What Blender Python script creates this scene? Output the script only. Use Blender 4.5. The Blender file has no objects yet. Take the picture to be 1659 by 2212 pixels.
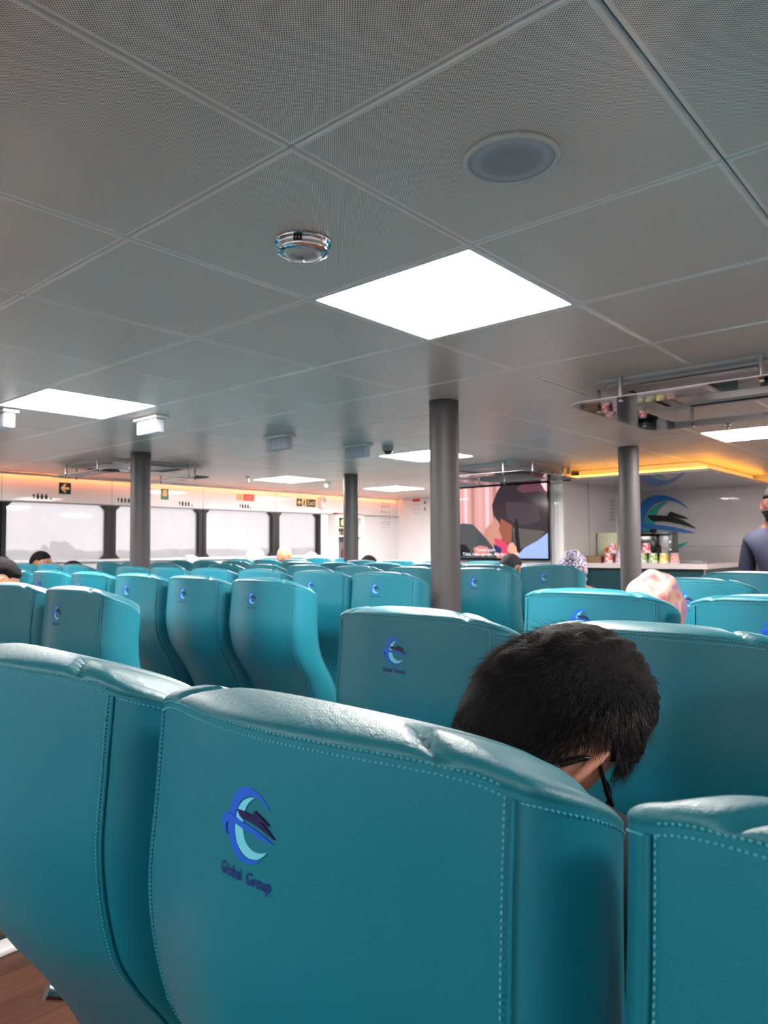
import bpy, bmesh, math, random
import numpy as np
from mathutils import Vector, Matrix, Euler, noise
PI = math.pi
rnd = random.Random(7)
sc = bpy.context.scene
col = sc.collection
# ---------------------------------------------------------------- camera, world, exposure
ZC = 1.30
cam_d = bpy.data.cameras.new('camera'); cam = bpy.data.objects.new('camera', cam_d); col.objects.link(cam)
cam_d.sensor_fit = 'VERTICAL'; cam_d.sensor_height = 24.0; cam_d.lens = 24.0 * 1564.0 / 2212.0
cam_d.clip_start = 0.02; cam_d.clip_end = 3000
CR = Vector((0.75331, 0.65762, -0.00696)); CU = Vector((0.03692, -0.03172, 0.99881)); CF = Vector((-0.65662, 0.75268, 0.04817))
m = Matrix.Identity(4)
for i in range(3):
    m[i][0] = CR[i]; m[i][1] = CU[i]; m[i][2] = -CF[i]
m[2][3] = ZC
cam.matrix_world = m
sc.camera = cam
cam_d.dof.use_dof = True; cam_d.dof.focus_distance = 0.95; cam_d.dof.aperture_fstop = 8.0
sc.view_settings.view_transform = 'Standard'; sc.view_settings.look = 'None'
sc.view_settings.gamma = 1.0; sc.view_settings.exposure = 0.58
sc.view_settings.use_curve_mapping = False
LIGHT = 55.0          # radiance of the ceiling panels
SKY = 1.15
w = bpy.data.worlds.new('world'); sc.world = w; w.use_nodes = True
nt = w.node_tree; nt.nodes.clear()
wo = nt.nodes.new('ShaderNodeOutputWorld'); wb = nt.nodes.new('ShaderNodeBackground')
tc = nt.nodes.new('ShaderNodeTexCoord'); mp = nt.nodes.new('ShaderNodeMapping'); mp.inputs['Scale'].default_value = (1, 1, 3)
nz = nt.nodes.new('ShaderNodeTexNoise'); nz.inputs['Scale'].default_value = 3.0; nz.inputs['Detail'].default_value = 5
rp = nt.nodes.new('ShaderNodeValToRGB')
rp.color_ramp.elements[0].position = .3; rp.color_ramp.elements[0].color = (.70, .665, .675, 1)
rp.color_ramp.elements[1].position = .75; rp.color_ramp.elements[1].color = (.88, .825, .83, 1)
nt.links.new(tc.outputs['Generated'], mp.inputs[0]); nt.links.new(mp.outputs[0], nz.inputs[0]); nt.links.new(nz.outputs[0], rp.inputs[0])
nt.links.new(rp.outputs[0], wb.inputs[0]); wb.inputs[1].default_value = SKY; nt.links.new(wb.outputs[0], wo.inputs[0])

# ---------------------------------------------------------------- helpers
def lin(c):
    return tuple(((x / 255.0) / 12.92 if x / 255.0 <= .04045 else ((x / 255.0 + .055) / 1.055) ** 2.4) for x in c) + (1,)

def mat(name, rgb, rough=.5, metal=0., emit=None, estr=0., bump=None, trans=0., ior=1.45, spec=.5, coat=0., var=None, alpha=1.):
    """rgb in sRGB 0..255; bump=(scale,strength,dist); var=(scale, amount) colour variation"""
    M = bpy.data.materials.new(name); M.use_nodes = True
    n = M.node_tree; b = n.nodes['Principled BSDF']
    b.inputs['Base Color'].default_value = lin(rgb); b.inputs['Roughness'].default_value = rough
    b.inputs['Metallic'].default_value = metal; b.inputs['IOR'].default_value = ior
    b.inputs['Specular IOR Level'].default_value = spec
    b.inputs['Transmission Weight'].default_value = trans
    b.inputs['Coat Weight'].default_value = coat
    b.inputs['Alpha'].default_value = alpha
    if emit: b.inputs['Emission Color'].default_value = lin(emit); b.inputs['Emission Strength'].default_value = estr
    if bump:
        t = n.nodes.new('ShaderNodeTexCoord'); x = n.nodes.new('ShaderNodeTexNoise'); x.inputs['Scale'].default_value = bump[0]; x.inputs['Detail'].default_value = 4
        u = n.nodes.new('ShaderNodeBump'); u.inputs['Strength'].default_value = bump[1]; u.inputs['Distance'].default_value = bump[2]
        n.links.new(t.outputs['Object'], x.inputs['Vector']); n.links.new(x.outputs[0], u.inputs['Height']); n.links.new(u.outputs[0], b.inputs['Normal'])
    if var:
        t = n.nodes.new('ShaderNodeTexCoord'); x = n.nodes.new('ShaderNodeTexNoise'); x.inputs['Scale'].default_value = var[0]; x.inputs['Detail'].default_value = 5
        mx = n.nodes.new('ShaderNodeMix'); mx.data_type = 'RGBA'
        c = lin(rgb); a = var[1]
        mx.inputs[6].default_value = tuple(v * (1 - a) for v in c[:3]) + (1,); mx.inputs[7].default_value = tuple(min(1, v * (1 + a)) for v in c[:3]) + (1,)
        n.links.new(t.outputs['Object'], x.inputs['Vector']); n.links.new(x.outputs[0], mx.inputs[0]); n.links.new(mx.outputs[2], b.inputs['Base Color'])
    return M

def tagp(o, label=None, cat=None, group=None, kind=None):
    if label: o['label'] = label
    if cat: o['category'] = cat
    if group: o['group'] = group
    if kind: o['kind'] = kind
    return o

def empty(name, loc=(0, 0, 0), rz=0., label=None, cat=None, group=None):
    o = bpy.data.objects.new(name, None); col.objects.link(o); o.location = loc; o.rotation_euler = (0, 0, rz)
    o.empty_display_size = .05
    return tagp(o, label, cat, group)

class MB:
    """collects shapes, builds one mesh object"""
    def __init__(s): s.v = []; s.f = []; s.mi = []; s.cur = 0
    def add(s, vs, fs, M=None):
        k = len(s.v)
        if M is not None: vs = [M @ Vector(v) for v in vs]
        s.v += [tuple(v) for v in vs]; s.f += [tuple(i + k for i in f) for f in fs]; s.mi += [s.cur] * len(fs)
        return s
    def box(s, c, d, M=None, bev=0.):
        x, y, z = (a / 2 for a in d); T = Matrix.Translation(c) if M is None else M @ Matrix.Translation(c)
        if bev <= 0:
            vs = [(a * x, b * y, e * z) for a in (-1, 1) for b in (-1, 1) for e in (-1, 1)]
            fs = [(0, 1, 3, 2), (4, 6, 7, 5), (0, 4, 5, 1), (2, 3, 7, 6), (0, 2, 6, 4), (1, 5, 7, 3)]
            return s.add(vs, fs, T)
        b_ = bmesh.new(); bmesh.ops.create_cube(b_, size=1)
        for v in b_.verts: v.co = (v.co.x * d[0], v.co.y * d[1], v.co.z * d[2])
        bmesh.ops.bevel(b_, geom=b_.edges[:], offset=min(bev, min(d) * .49), segments=3, profile=.5, affect='EDGES')
        b_.verts.ensure_lookup_table(); b_.faces.ensure_lookup_table()
        s.add([v.co.copy() for v in b_.verts], [[v.index for v in f.verts] for f in b_.faces], T); b_.free(); return s
    def tube(s, pts, r, n=10, cap=True):
        P = [Vector(p) for p in pts]; rs = r if isinstance(r, (list, tuple)) else [r] * len(P)
        k = len(s.v); up = Vector((0, 0, 1)); prev = None
        for i, p in enumerate(P):
            t = (P[min(i + 1, len(P) - 1)] - P[max(i - 1, 0)]).normalized()
            if prev is None:
                a = t.cross(up if abs(t.z) < .9 else Vector((1, 0, 0))).normalized()
            else: a = (prev - t * prev.dot(t)).normalized()
            prev = a; b = t.cross(a)
            for j in range(n):
                q = 2 * PI * j / n; s.v.append(tuple(p + (a * math.cos(q) + b * math.sin(q)) * rs[i]))
        for i in range(len(P) - 1):
            for j in range(n):
                s.f.append((k + i * n + j, k + i * n + (j + 1) % n, k + (i + 1) * n + (j + 1) % n, k + (i + 1) * n + j)); s.mi.append(s.cur)
        if cap:
            s.f.append(tuple(k + j for j in range(n))[::-1]); s.mi.append(s.cur)
            s.f.append(tuple(k + (len(P) - 1) * n + j for j in range(n))); s.mi.append(s.cur)
        return s
    def lathe(s, prof, c=(0, 0, 0), n=32, M=None):
        """prof list of (r,z)"""
        k = len(s.v); T = M if M is not None else Matrix.Identity(4)
        for r, z in prof:
            for j in range(n):
                q = 2 * PI * j / n; s.v.append(tuple(T @ Vector((c[0] + r * math.cos(q), c[1] + r * math.sin(q), c[2] + z))))
        for i in range(len(prof) - 1):
            for j in range(n):
                s.f.append((k + i * n + j, k + i * n + (j + 1) % n, k + (i + 1) * n + (j + 1) % n, k + (i + 1) * n + j)); s.mi.append(s.cur)
        if prof[0][0] > 1e-6: s.f.append(tuple(k + j for j in range(n))[::-1]); s.mi.append(s.cur)
        if prof[-1][0] > 1e-6: s.f.append(tuple(k + (len(prof) - 1) * n + j for j in range(n))); s.mi.append(s.cur)
        return s
    def prism(s, poly, z0, z1, M=None):
        """poly 2D list; extruded along z"""
        n = len(poly); T = M if M is not None else Matrix.Identity(4)
        b_ = bmesh.new(); vs = [b_.verts.new((p[0], p[1], 0)) for p in poly]; es = [b_.edges.new((vs[i], vs[(i + 1) % n])) for i in range(n)]
        r = bmesh.ops.triangle_fill(b_, edges=es, use_beauty=True)
        b_.verts.index_update(); tris = [[v.index for v in f.verts] for f in b_.faces]; b_.free()
        out = []
        for t in tris:
            a, b, c = (Vector(poly[i]) for i in t)
            if (b - a).cross(c - a) < 0: t = t[::-1]
            out.append(t)
        area = sum(poly[i][0] * poly[(i + 1) % n][1] - poly[(i + 1) % n][0] * poly[i][1] for i in range(n))
        k = len(s.v)
        s.v += [tuple(T @ Vector((p[0], p[1], z1))) for p in poly] + [tuple(T @ Vector((p[0], p[1], z0))) for p in poly]
        for t in out:
            s.f.append(tuple(k + i for i in t)); s.f.append(tuple(k + n + i for i in t[::-1])); s.mi += [s.cur] * 2
        for i in range(n):
            j = (i + 1) % n
            f = (k + i, k + n + i, k + n + j, k + j)
            s.f.append(f if area > 0 else f[::-1]); s.mi.append(s.cur)
        return s
    def mesh(s, name, mats, smooth=True, ang=40):
        me = bpy.data.meshes.new(name); me.from_pydata(s.v, [], s.f)
        for M in (mats if isinstance(mats, (list, tuple)) else [mats]): me.materials.append(M)
        me.polygons.foreach_set('material_index', s.mi)
        if smooth:
            me.polygons.foreach_set('use_smooth', [True] * len(me.polygons))
            me.set_sharp_from_angle(angle=math.radians(ang))
        me.update(); return me
    def build(s, name, mats, parent=None, smooth=True, ang=40, **kw):
        o = bpy.data.objects.new(name, s.mesh(name, mats, smooth, ang)); col.objects.link(o)
        if parent: o.parent = parent
        return tagp(o, **kw) if kw else o

def copy_tree(o, parent=None):
    c = o.copy(); col.objects.link(c)
    if parent: c.parent = parent
    for ch in list(o.children): copy_tree(ch, c)
    return c

def text_mesh(body, size):
    cu = bpy.data.curves.new('t', 'FONT'); cu.body = body; cu.size = size; cu.align_x = 'CENTER'; cu.align_y = 'CENTER'; cu.resolution_u = 3
    o = bpy.data.objects.new('t', cu); col.objects.link(o)
    dg = bpy.context.evaluated_depsgraph_get(); me = bpy.data.meshes.new_from_object(o.evaluated_get(dg))
    vs = [v.co.copy() for v in me.vertices]; fs = [tuple(p.vertices) for p in me.polygons]
    bpy.data.objects.remove(o); bpy.data.meshes.remove(me); bpy.data.curves.remove(cu)
    return vs, fs

def evalmesh(o):
    dg = bpy.context.evaluated_depsgraph_get(); return bpy.data.meshes.new_from_object(o.evaluated_get(dg))

# frames for flat work on surfaces: local x -> right as seen, y -> up, z -> out of the wall
def frame(origin, xdir, zdir):
    x = Vector(xdir).normalized(); z = Vector(zdir).normalized(); y = z.cross(x)
    M = Matrix.Identity(4)
    for i in range(3): M[i][0] = x[i]; M[i][1] = y[i]; M[i][2] = z[i]; M[i][3] = origin[i]
    return M

# ---------------------------------------------------------------- materials
def leather(name, rgb, bump=.25, rough=.40):
    M = mat(name, rgb, rough=rough, spec=.5)
    n = M.node_tree; b = n.nodes['Principled BSDF']
    t = n.nodes.new('ShaderNodeTexCoord')
    v = n.nodes.new('ShaderNodeTexVoronoi'); v.inputs['Scale'].default_value = 900
    z = n.nodes.new('ShaderNodeTexNoise'); z.inputs['Scale'].default_value = 14; z.inputs['Detail'].default_value = 6
    z2 = n.nodes.new('ShaderNodeTexNoise'); z2.inputs['Scale'].default_value = 160; z2.inputs['Detail'].default_value = 3
    ad = n.nodes.new('ShaderNodeMath'); ad.operation = 'MULTIPLY_ADD'; ad.inputs[1].default_value = .35
    ad2 = n.nodes.new('ShaderNodeMath'); ad2.operation = 'MULTIPLY_ADD'; ad2.inputs[1].default_value = 1.6
    bp = n.nodes.new('ShaderNodeBump'); bp.inputs['Strength'].default_value = bump; bp.inputs['Distance'].default_value = .0012
    for q in (v, z, z2): n.links.new(t.outputs['Object'], q.inputs['Vector'])
    n.links.new(v.outputs[0], ad.inputs[0]); n.links.new(z2.outputs[0], ad.inputs[2])
    n.links.new(z.outputs[0], ad2.inputs[0]); n.links.new(ad.outputs[0], ad2.inputs[2])
    n.links.new(ad2.outputs[0], bp.inputs['Height']); n.links.new(bp.outputs[0], b.inputs['Normal'])
    mr = n.nodes.new('ShaderNodeMapRange'); mr.inputs[3].default_value = rough - .06; mr.inputs[4].default_value = rough + .08
    n.links.new(z.outputs[0], mr.inputs[0]); n.links.new(mr.outputs[0], b.inputs['Roughness'])
    return M
LEATHER = leather('teal_leather', (16, 108, 127))
LEATHER2 = leather('teal_leather_cap', (21, 104, 120), bump=.5, rough=.42)
THREAD = mat('teal_thread', (70, 165, 180), rough=.6)
EM_BLUE = mat('royal_blue_thread', (26, 88, 205), rough=.45, bump=(900, .5, .0005))
EM_CYAN = mat('pale_cyan_thread', (105, 200, 225), rough=.45, bump=(900, .5, .0005))
EM_NAVY = mat('navy_thread', (22, 18, 74), rough=.5)
EM_INK = mat('indigo_thread', (28, 40, 120), rough=.5)
GREYPL = mat('grey_plastic', (150, 155, 158), rough=.4)
CHROME = mat('chrome', (200, 202, 205), rough=.12, metal=1)
STEEL = mat('brushed_steel', (190, 188, 186), rough=.25, metal=1)
WHITE = mat('white_panel', (222, 222, 226), rough=.28, coat=.3)
WHITEP = mat('white_plastic', (225, 225, 225), rough=.4)
BLACK = mat('black_rubber', (20, 21, 25), rough=.5)
BLACKG = mat('black_gloss', (8, 8, 10), rough=.15)
COLUMN = mat('dark_grey_paint', (76, 74, 77), rough=.5)
ORANGE = mat('amber_led_strip', (255, 180, 60), emit=(255, 175, 60), estr=6.0)
AMBER = mat('amber_led_cove', (255, 170, 60), emit=(255, 140, 70), estr=10.0)

def ceiling_mat():
    M = mat('perforated_metal_tile', (255, 240, 228), rough=.34, metal=.15)
    n = M.node_tree; b = n.nodes['Principled BSDF']; L = n.links.new
    def math_(op, a=None, b_=None, c=None):
        q = n.nodes.new('ShaderNodeMath'); q.operation = op
        for i, x in enumerate((a, b_, c)):
            if x is None: continue
            if isinstance(x, (int, float)): q.inputs[i].default_value = x
            else: L(x, q.inputs[i])
        return q.outputs[0]
    g = n.nodes.new('ShaderNodeNewGeometry'); sp = n.nodes.new('ShaderNodeSeparateXYZ'); L(g.outputs['Position'], sp.inputs[0])
    x, y = sp.outputs[0], sp.outputs[1]
    P = .0037
    u = math_('DIVIDE', math_('ADD', x, y), P * 1.41421); v = math_('DIVIDE', math_('SUBTRACT', x, y), P * 1.41421)
    fu = math_('SUBTRACT', math_('FRACT', u), .5); fv = math_('SUBTRACT', math_('FRACT', v), .5)
    d = math_('SQRT', math_('ADD', math_('MULTIPLY', fu, fu), math_('MULTIPLY', fv, fv)))
    hole = math_('LESS_THAN', d, .28)
    # plain border of each tile
    tx = math_('ABSOLUTE', math_('SUBTRACT', math_('FRACT', math_('DIVIDE', math_('ADD', x, 1.011 + 12.0), .6)), .5))
    ty = math_('ABSOLUTE', math_('SUBTRACT', math_('FRACT', math_('DIVIDE', math_('ADD', y, -.899 + 12.0), .6)), .5))
    ins = math_('LESS_THAN', math_('MAXIMUM', tx, ty), .478)
    h = math_('MULTIPLY', hole, ins)
    mx = n.nodes.new('ShaderNodeMix'); mx.data_type = 'RGBA'; mx.inputs[6].default_value = lin((255, 240, 228)); mx.inputs[7].default_value = lin((90, 90, 90))
    L(h, mx.inputs[0]); L(mx.outputs[2], b.inputs['Base Color'])
    L(math_('MULTIPLY', math_('SUBTRACT', 1.0, h), .15), b.inputs['Metallic'])
    L(math_('MULTIPLY_ADD', h, .5, .30), b.inputs['Roughness'])
    nz = n.nodes.new('ShaderNodeTexNoise'); nz.inputs['Scale'].default_value = 3.2; nz.inputs['Detail'].default_value = 1
    L(g.outputs['Position'], nz.inputs['Vector'])
    bp = n.nodes.new('ShaderNodeBump'); bp.inputs['Strength'].default_value = .35; bp.inputs['Distance'].default_value = .012
    L(nz.outputs[0], bp.inputs['Height']); L(bp.outputs[0], b.inputs['Normal'])
    return M
CEIL = ceiling_mat()
CEILRIM = mat('ceiling_tile_edge', (226, 228, 228), rough=.3, metal=.3)

def floor_mat():
    M = mat('brown_wood_vinyl', (104, 70, 56), rough=.45)
    n = M.node_tree; b = n.nodes['Principled BSDF']; L = n.links.new
    t = n.nodes.new('ShaderNodeTexCoord'); mp = n.nodes.new('ShaderNodeMapping'); mp.inputs['Scale'].default_value = (1, 1, 1)
    mp.inputs['Rotation'].default_value = (0, 0, PI / 2)
    br = n.nodes.new('ShaderNodeTexBrick'); br.inputs['Scale'].default_value = 1.0; br.inputs['Brick Width'].default_value = 1.1; br.inputs['Row Height'].default_value = .14
    br.inputs['Mortar Size'].default_value = .0015; br.inputs['Color1'].default_value = lin((112, 74, 58)); br.inputs['Color2'].default_value = lin((86, 56, 46)); br.inputs['Mortar'].default_value = lin((45, 30, 26))
    m2 = n.nodes.new('ShaderNodeMapping'); m2.inputs['Scale'].default_value = (40, 2.2, 1)
    nz = n.nodes.new('ShaderNodeTexNoise'); nz.inputs['Scale'].default_value = 1.5; nz.inputs['Detail'].default_value = 8
    L(t.outputs['Object'], mp.inputs[0]); L(mp.outputs[0], br.inputs[0]); L(t.outputs['Object'], m2.inputs[0]); L(m2.outputs[0], nz.inputs[0])
    mx = n.nodes.new('ShaderNodeMix'); mx.data_type = 'RGBA'; mx.blend_type = 'MULTIPLY'; mx.inputs[0].default_value = .7
    rp = n.nodes.new('ShaderNodeValToRGB'); rp.color_ramp.elements[0].position = .3; rp.color_ramp.elements[0].color = (.45, .45, .45, 1); rp.color_ramp.elements[1].position = .7; rp.color_ramp.elements[1].color = (1.15, 1.1, 1.05, 1)
    L(nz.outputs[0], rp.inputs[0]); L(br.outputs[0], mx.inputs[6]); L(rp.outputs[0], mx.inputs[7]); L(mx.outputs[2], b.inputs['Base Color'])
    return M
FLOOR = floor_mat()

def glass_mat():
    M = bpy.data.materials.new('salt_and_air_haze_glass'); M.use_nodes = True
    n = M.node_tree; n.nodes.clear(); L = n.links.new
    o = n.nodes.new('ShaderNodeOutputMaterial'); tr = n.nodes.new('ShaderNodeBsdfTransparent'); tl = n.nodes.new('ShaderNodeBsdfTranslucent'); gl = n.nodes.new('ShaderNodeBsdfGlossy')
    tr.inputs[0].default_value = (.95, .94, .95, 1); tl.inputs[0].default_value = (.95, .93, .94, 1); gl.inputs['Roughness'].default_value = .03
    a = n.nodes.new('ShaderNodeMixShader'); b = n.nodes.new('ShaderNodeMixShader'); b.inputs[0].default_value = .06
    nz = n.nodes.new('ShaderNodeTexNoise'); nz.inputs['Scale'].default_value = 3; nz.inputs['Detail'].default_value = 6
    t = n.nodes.new('ShaderNodeTexCoord'); L(t.outputs['Object'], nz.inputs[0])
    mr = n.nodes.new('ShaderNodeMapRange'); mr.inputs[3].default_value = .30; mr.inputs[4].default_value = .55; L(nz.outputs[0], mr.inputs[0])  # milky share: spray on the panes, also standing in for outdoor haze
    L(mr.outputs[0], a.inputs[0]); L(tr.outputs[0], a.inputs[1]); L(tl.outputs[0], a.inputs[2]); L(a.outputs[0], b.inputs[1]); L(gl.outputs[0], b.inputs[2]); L(b.outputs[0], o.inputs[0])
    return M
WINGLASS = glass_mat()

# ---------------------------------------------------------------- room shell
XL, XR, YF, YB, H = -7.42, 4.6, 8.85, -3.6, 2.06
TX0, TY0 = -1.011, .899
o = MB().box(((XL + XR) / 2, (YB + 9.6) / 2, -.03), (XR - XL + .4, 9.6 - YB + .4, .06)).build('floor', FLOOR, smooth=False, kind='structure')

panel_cells = [(1, 0), (1, 4), (7, 0), (7, 8), (6, 4), (10, 8), (7, -4), (1, -4), (1, 8), (-5, 0), (-5, 4), (-5, -4), (11, -4)]  # cells out of view are added for illumination, the last for the bar wall
def cell_centre(i, j): return (TX0 - .6 * j - .3, TY0 + .6 * i + .3)
mb = MB(); g = .0012; bv = .004; dp = .006
for i in range(-9, 15):
    for j in range(-10, 12):
        if (i, j) in panel_cells: continue
        cx_, cy_ = cell_centre(i, j)
        x0, x1 = max(cx_ - .3 + g, XL + .002), min(cx_ + .3 - g, XR - .002); y0, y1 = max(cy_ - .3 + g, YB + .002), min(cy_ + .3 - g, 9.4)
        if x1 - x0 < .03 or y1 - y0 < .03: continue
        tz = rnd.uniform(-.0012, .0012); ax = rnd.uniform(-.0015, .0015); ay = rnd.uniform(-.0015, .0015)
        def Z(x, y): return H + tz * .6 + ax * (x - cx_) + ay * (y - cy_)
        k = len(mb.v)
        for (a, b, e) in ((0, 0, 0),):
            pass
        outer = [(x0, y0), (x1, y0), (x1, y1), (x0, y1)]; inner = [(x0 + bv, y0 + bv), (x1 - bv, y0 + bv), (x1 - bv, y1 - bv), (x0 + bv, y1 - bv)]
        mb.v += [(x, y, Z(x, y) + dp) for x, y in outer] + [(x, y, Z(x, y)) for x, y in inner] + [(x, y, Z(x, y) + .03) for x, y in outer]
        mb.f.append((k + 4, k + 7, k + 6, k + 5)); mb.mi.append(0)
        for q in range(4):
            r = (q + 1) % 4
            mb.f.append((k + q, k + 4 + q, k + 4 + r, k + r)); mb.mi.append(1)
            mb.f.append((k + 8 + q, k + q, k + r, k + 8 + r)); mb.mi.append(1)
mb.cur = 1; mb.box(((XL + XR) / 2, (YB + 9.6) / 2, H + .08), (XR - XL + .4, 9.6 - YB + .4, .06))
mb.build('ceiling', [CEIL, CEILRIM], smooth=False, kind='structure')

DIFF = mat('light_panel_diffuser', (255, 255, 255), rough=.5, emit=(255, 247, 240), estr=LIGHT)
plabels = {(1, 0): 'large square white lit ceiling panel nearest the camera, beside the chrome dome light',
           (1, 4): 'square white lit ceiling panel at the left edge above the dark column',
           (7, 0): 'square white lit ceiling panel at the right edge behind the acrylic air deflector',
           (7, 8): 'square white lit ceiling panel nearest the left side windows, beside a small ceiling camera',
           (6, 4): 'square white lit ceiling panel partly hidden behind the tall central grey column',
           (10, 8): 'furthest square white lit ceiling panel, before the far corner with wall posters'}
for c in panel_cells:
    x, y = cell_centre(*c)
    t = empty('ceiling_light_panel', (x, y, H), label=plabels.get(c, 'unseen square white lit ceiling panel added for illumination'), cat='ceiling light', group='square ceiling light panels')
    f = MB()
    for s_ in (-1, 1):
        f.box((s_ * .291, 0, .004), (.017, .599, .012)); f.box((0, s_ * .291, .004), (.565, .017, .012))
    f.box((0, 0, .03), (.59, .59, .03))
    f.build('frame', WHITEP, t, smooth=False)
    q = MB(); r = .012; pts = []
    for a in range(4):
        cx_, cy_ = [(1, 1), (-1, 1), (-1, -1), (1, -1)][a]
        for b in range(5):
            th = PI / 2 * a + PI / 2 * b / 4; pts.append((cx_ * (.283 - r) + r * math.cos(th), cy_ * (.283 - r) + r * math.sin(th)))
    q.prism(pts, .002, .01); q.build('diffuser', DIFF, t, smooth=False)

# left hull wall: lower part, upper band, dark pillars between the windows
WZ0, WZ1 = 1.19, 1.77
def hull_wall(name, X, sgn, ys, yend0, yend1):
    T = .10; xc = X - sgn * T / 2
    m_ = MB()
    m_.box((xc, (yend0 + yend1) / 2, WZ0 / 2), (T, yend1 - yend0, WZ0))
    m_.box((xc, (yend0 + yend1) / 2, (WZ1 + H + .1) / 2), (T, yend1 - yend0, H + .1 - WZ1))
    m_.box((X + sgn * .012, (yend0 + ys[-1][1]) / 2, WZ0 - .012), (.05, ys[-1][1] - yend0, .024))
    m_.box((xc, (ys[-1][1] + yend1) / 2, (WZ0 + WZ1) / 2), (T, yend1 - ys[-1][1] - .09, WZ1 - WZ0))
    # thin joints in the upper band
    o_ = m_.build(name, WHITE, smooth=False, kind='structure')
    j = MB()
    for (a, b) in ys:
        j.box((X + sgn * .0006, b + .05, (WZ1 + H) / 2), (.0012, .004, H - WZ1))
    j.box((X + sgn * .004, (yend0 + yend1) / 2, WZ1 + .004), (.008, yend1 - yend0, .012))
    j.build('panel_joint', mat('joint_grey', (120, 118, 120), rough=.5), o_, smooth=False)
    return o_
wl = [(-3.4, -2.45), (-2.34, -1.39), (-1.29, -.34), (-.24, .75), (.85, 1.80), (1.90, 2.80), (2.9, 3.94), (4.045, 5.12), (5.22, 6.265), (6.38, 7.1)]
hull_wall('wall_left', XL, 1, wl, YB, 9.4)
wr = [(a, b) for a, b in wl]  # opposite side is unseen; its windows are added to let in light
hull_wall('wall_right', XR, -1, wr, YB, 9.4)
wn = 0
for (X, sgn, L_) in ((XL, 1, wl), (XR, -1, wr)):
    for (a, b) in L_:
        wn += 1
        W = b - a; cy_ = (a + b) / 2; cz = (WZ0 + WZ1) / 2; hz = (WZ1 - WZ0) / 2; ch = .05
        wi = empty('window_%d' % wn, (X - sgn * .05, cy_, cz)); wi['kind'] = 'structure'
        f = MB()
        # black surround with chamfered opening, built as ring of quads extruded in x
        out = [(-W / 2 - .055, -hz), (W / 2 + .055, -hz), (W / 2 + .055, hz), (-W / 2 - .055, hz)]
        inn = [(-W / 2, -hz + .001 + ch), (-W / 2 + ch, -hz + .001), (W / 2 - ch, -hz + .001), (W / 2, -hz + .001 + ch), (W / 2, hz - .001 - ch), (W / 2 - ch, hz - .001), (-W / 2 + ch, hz - .001), (-W / 2, hz - .001 - ch)]
        def quad(pts):
            k = len(f.v); n_ = len(pts)
            f.v += [(.045, p[0], p[1]) for p in pts] + [(-.045, p[0], p[1]) for p in pts]
            f.f.append(tuple(range(k, k + n_))); f.f.append(tuple(range(k + n_, k + 2 * n_))[::-1])
            for i in range(n_): f.f.append((k + i, k + n_ + i, k + n_ + (i + 1) % n_, k + (i + 1) % n_))
            f.mi += [0] * (n_ + 2)
        quad([out[0], inn[1], inn[0], inn[7], inn[6], out[3]])
        quad([out[1], out[2], inn[5], inn[4], inn[3], inn[2]])
        f.build('window_frame', BLACK, wi, smooth=False)
        p = MB(); p.box((-sgn * .02, 0, 0), (.006, W + .02, 2 * hz - .004)); p.build('pane', WINGLASS, wi, smooth=False)
# front walls
m_ = MB(); m_.box(((XL - 4.98) / 2, YF + .05, H / 2), (-4.98 - XL, .1, H)); m_.box((-6.6, YF - .002, 1.0), (.006, .006, 2.0)); m_.build('wall_front', WHITE, smooth=False, kind='structure')
PX0, PX1, PY = -5.02, -3.45, 6.75
m_ = MB(); m_.box(((PX0 + PX1) / 2, (PY + 8.75) / 2, H / 2), (PX1 - PX0, 8.75 - PY, H)); m_.build('wall_partition', WHITE, smooth=False, kind='structure')
m_ = MB(); m_.box((PX1 - .03, PY - .012, H / 2), (.05, .025, H)); m_.box((PX1 - .155, PY - .006, H / 2), (.006, .012, H)); m_.build('trim_1', WHITEP, smooth=False, kind='structure')
m_ = MB(); m_.box(((PX1 + XR) / 2, 8.8, H / 2), (XR - PX1, .1, H))
m_.build('wall_bar', WHITE, smooth=False, kind='structure')
m_ = MB(); m_.box(((PX1 + XR) / 2, 8.746, 1.28), (XR - PX1, .006, .006)); m_.box((-1.97, 8.746, 1.6), (.006, .006, .9)); m_.box((PX1 + .003, 7.29, 1.5), (.006, .006, 1.0))
m_.build('trim_2', mat('joint_pale_grey', (165, 165, 172), rough=.6), smooth=False, kind='structure')  # grey strips draw the panel joints of the bar walls
BZ0, BZ1 = 1.19, 1.82
m_ = MB(); m_.box(((XL + XR) / 2, YB - .05, BZ0 / 2), (XR - XL + .2, .1, BZ0)); m_.box(((XL + XR) / 2, YB - .05, (BZ1 + H + .1) / 2), (XR - XL + .2, .1, H + .1 - BZ1))
nb_ = 9; bw = (XR - XL) / nb_
for k in range(nb_ + 1): m_.box((XL + bw * k, YB - .05, (BZ0 + BZ1) / 2), (.14, .1, BZ1 - BZ0))
m_.build('wall_back', WHITE, smooth=False, kind='structure')
for k in range(nb_):  # rear windows, unseen, added so daylight reaches the seat backs from behind
    wn += 1; wi = empty('window_%d' % wn, (XL + bw * (k + .5), YB - .05, (BZ0 + BZ1) / 2)); wi['kind'] = 'structure'
    f = MB(); a_, b_ = (bw - .14) / 2, (BZ1 - BZ0) / 2
    for s_ in (-1, 1): f.box((s_ * (a_ - .02), 0, 0), (.038, .05, b_ * 2 - .002)); f.box((0, 0, s_ * (b_ - .02)), (a_ * 2 - .08, .05, .038))
    f.build('window_frame', BLACK, wi, smooth=False)
    p = MB(); p.box((0, 0, 0), (a_ * 2 - .07, .006, b_ * 2 - .07)); p.build('pane', WINGLASS, wi, smooth=False)
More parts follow.
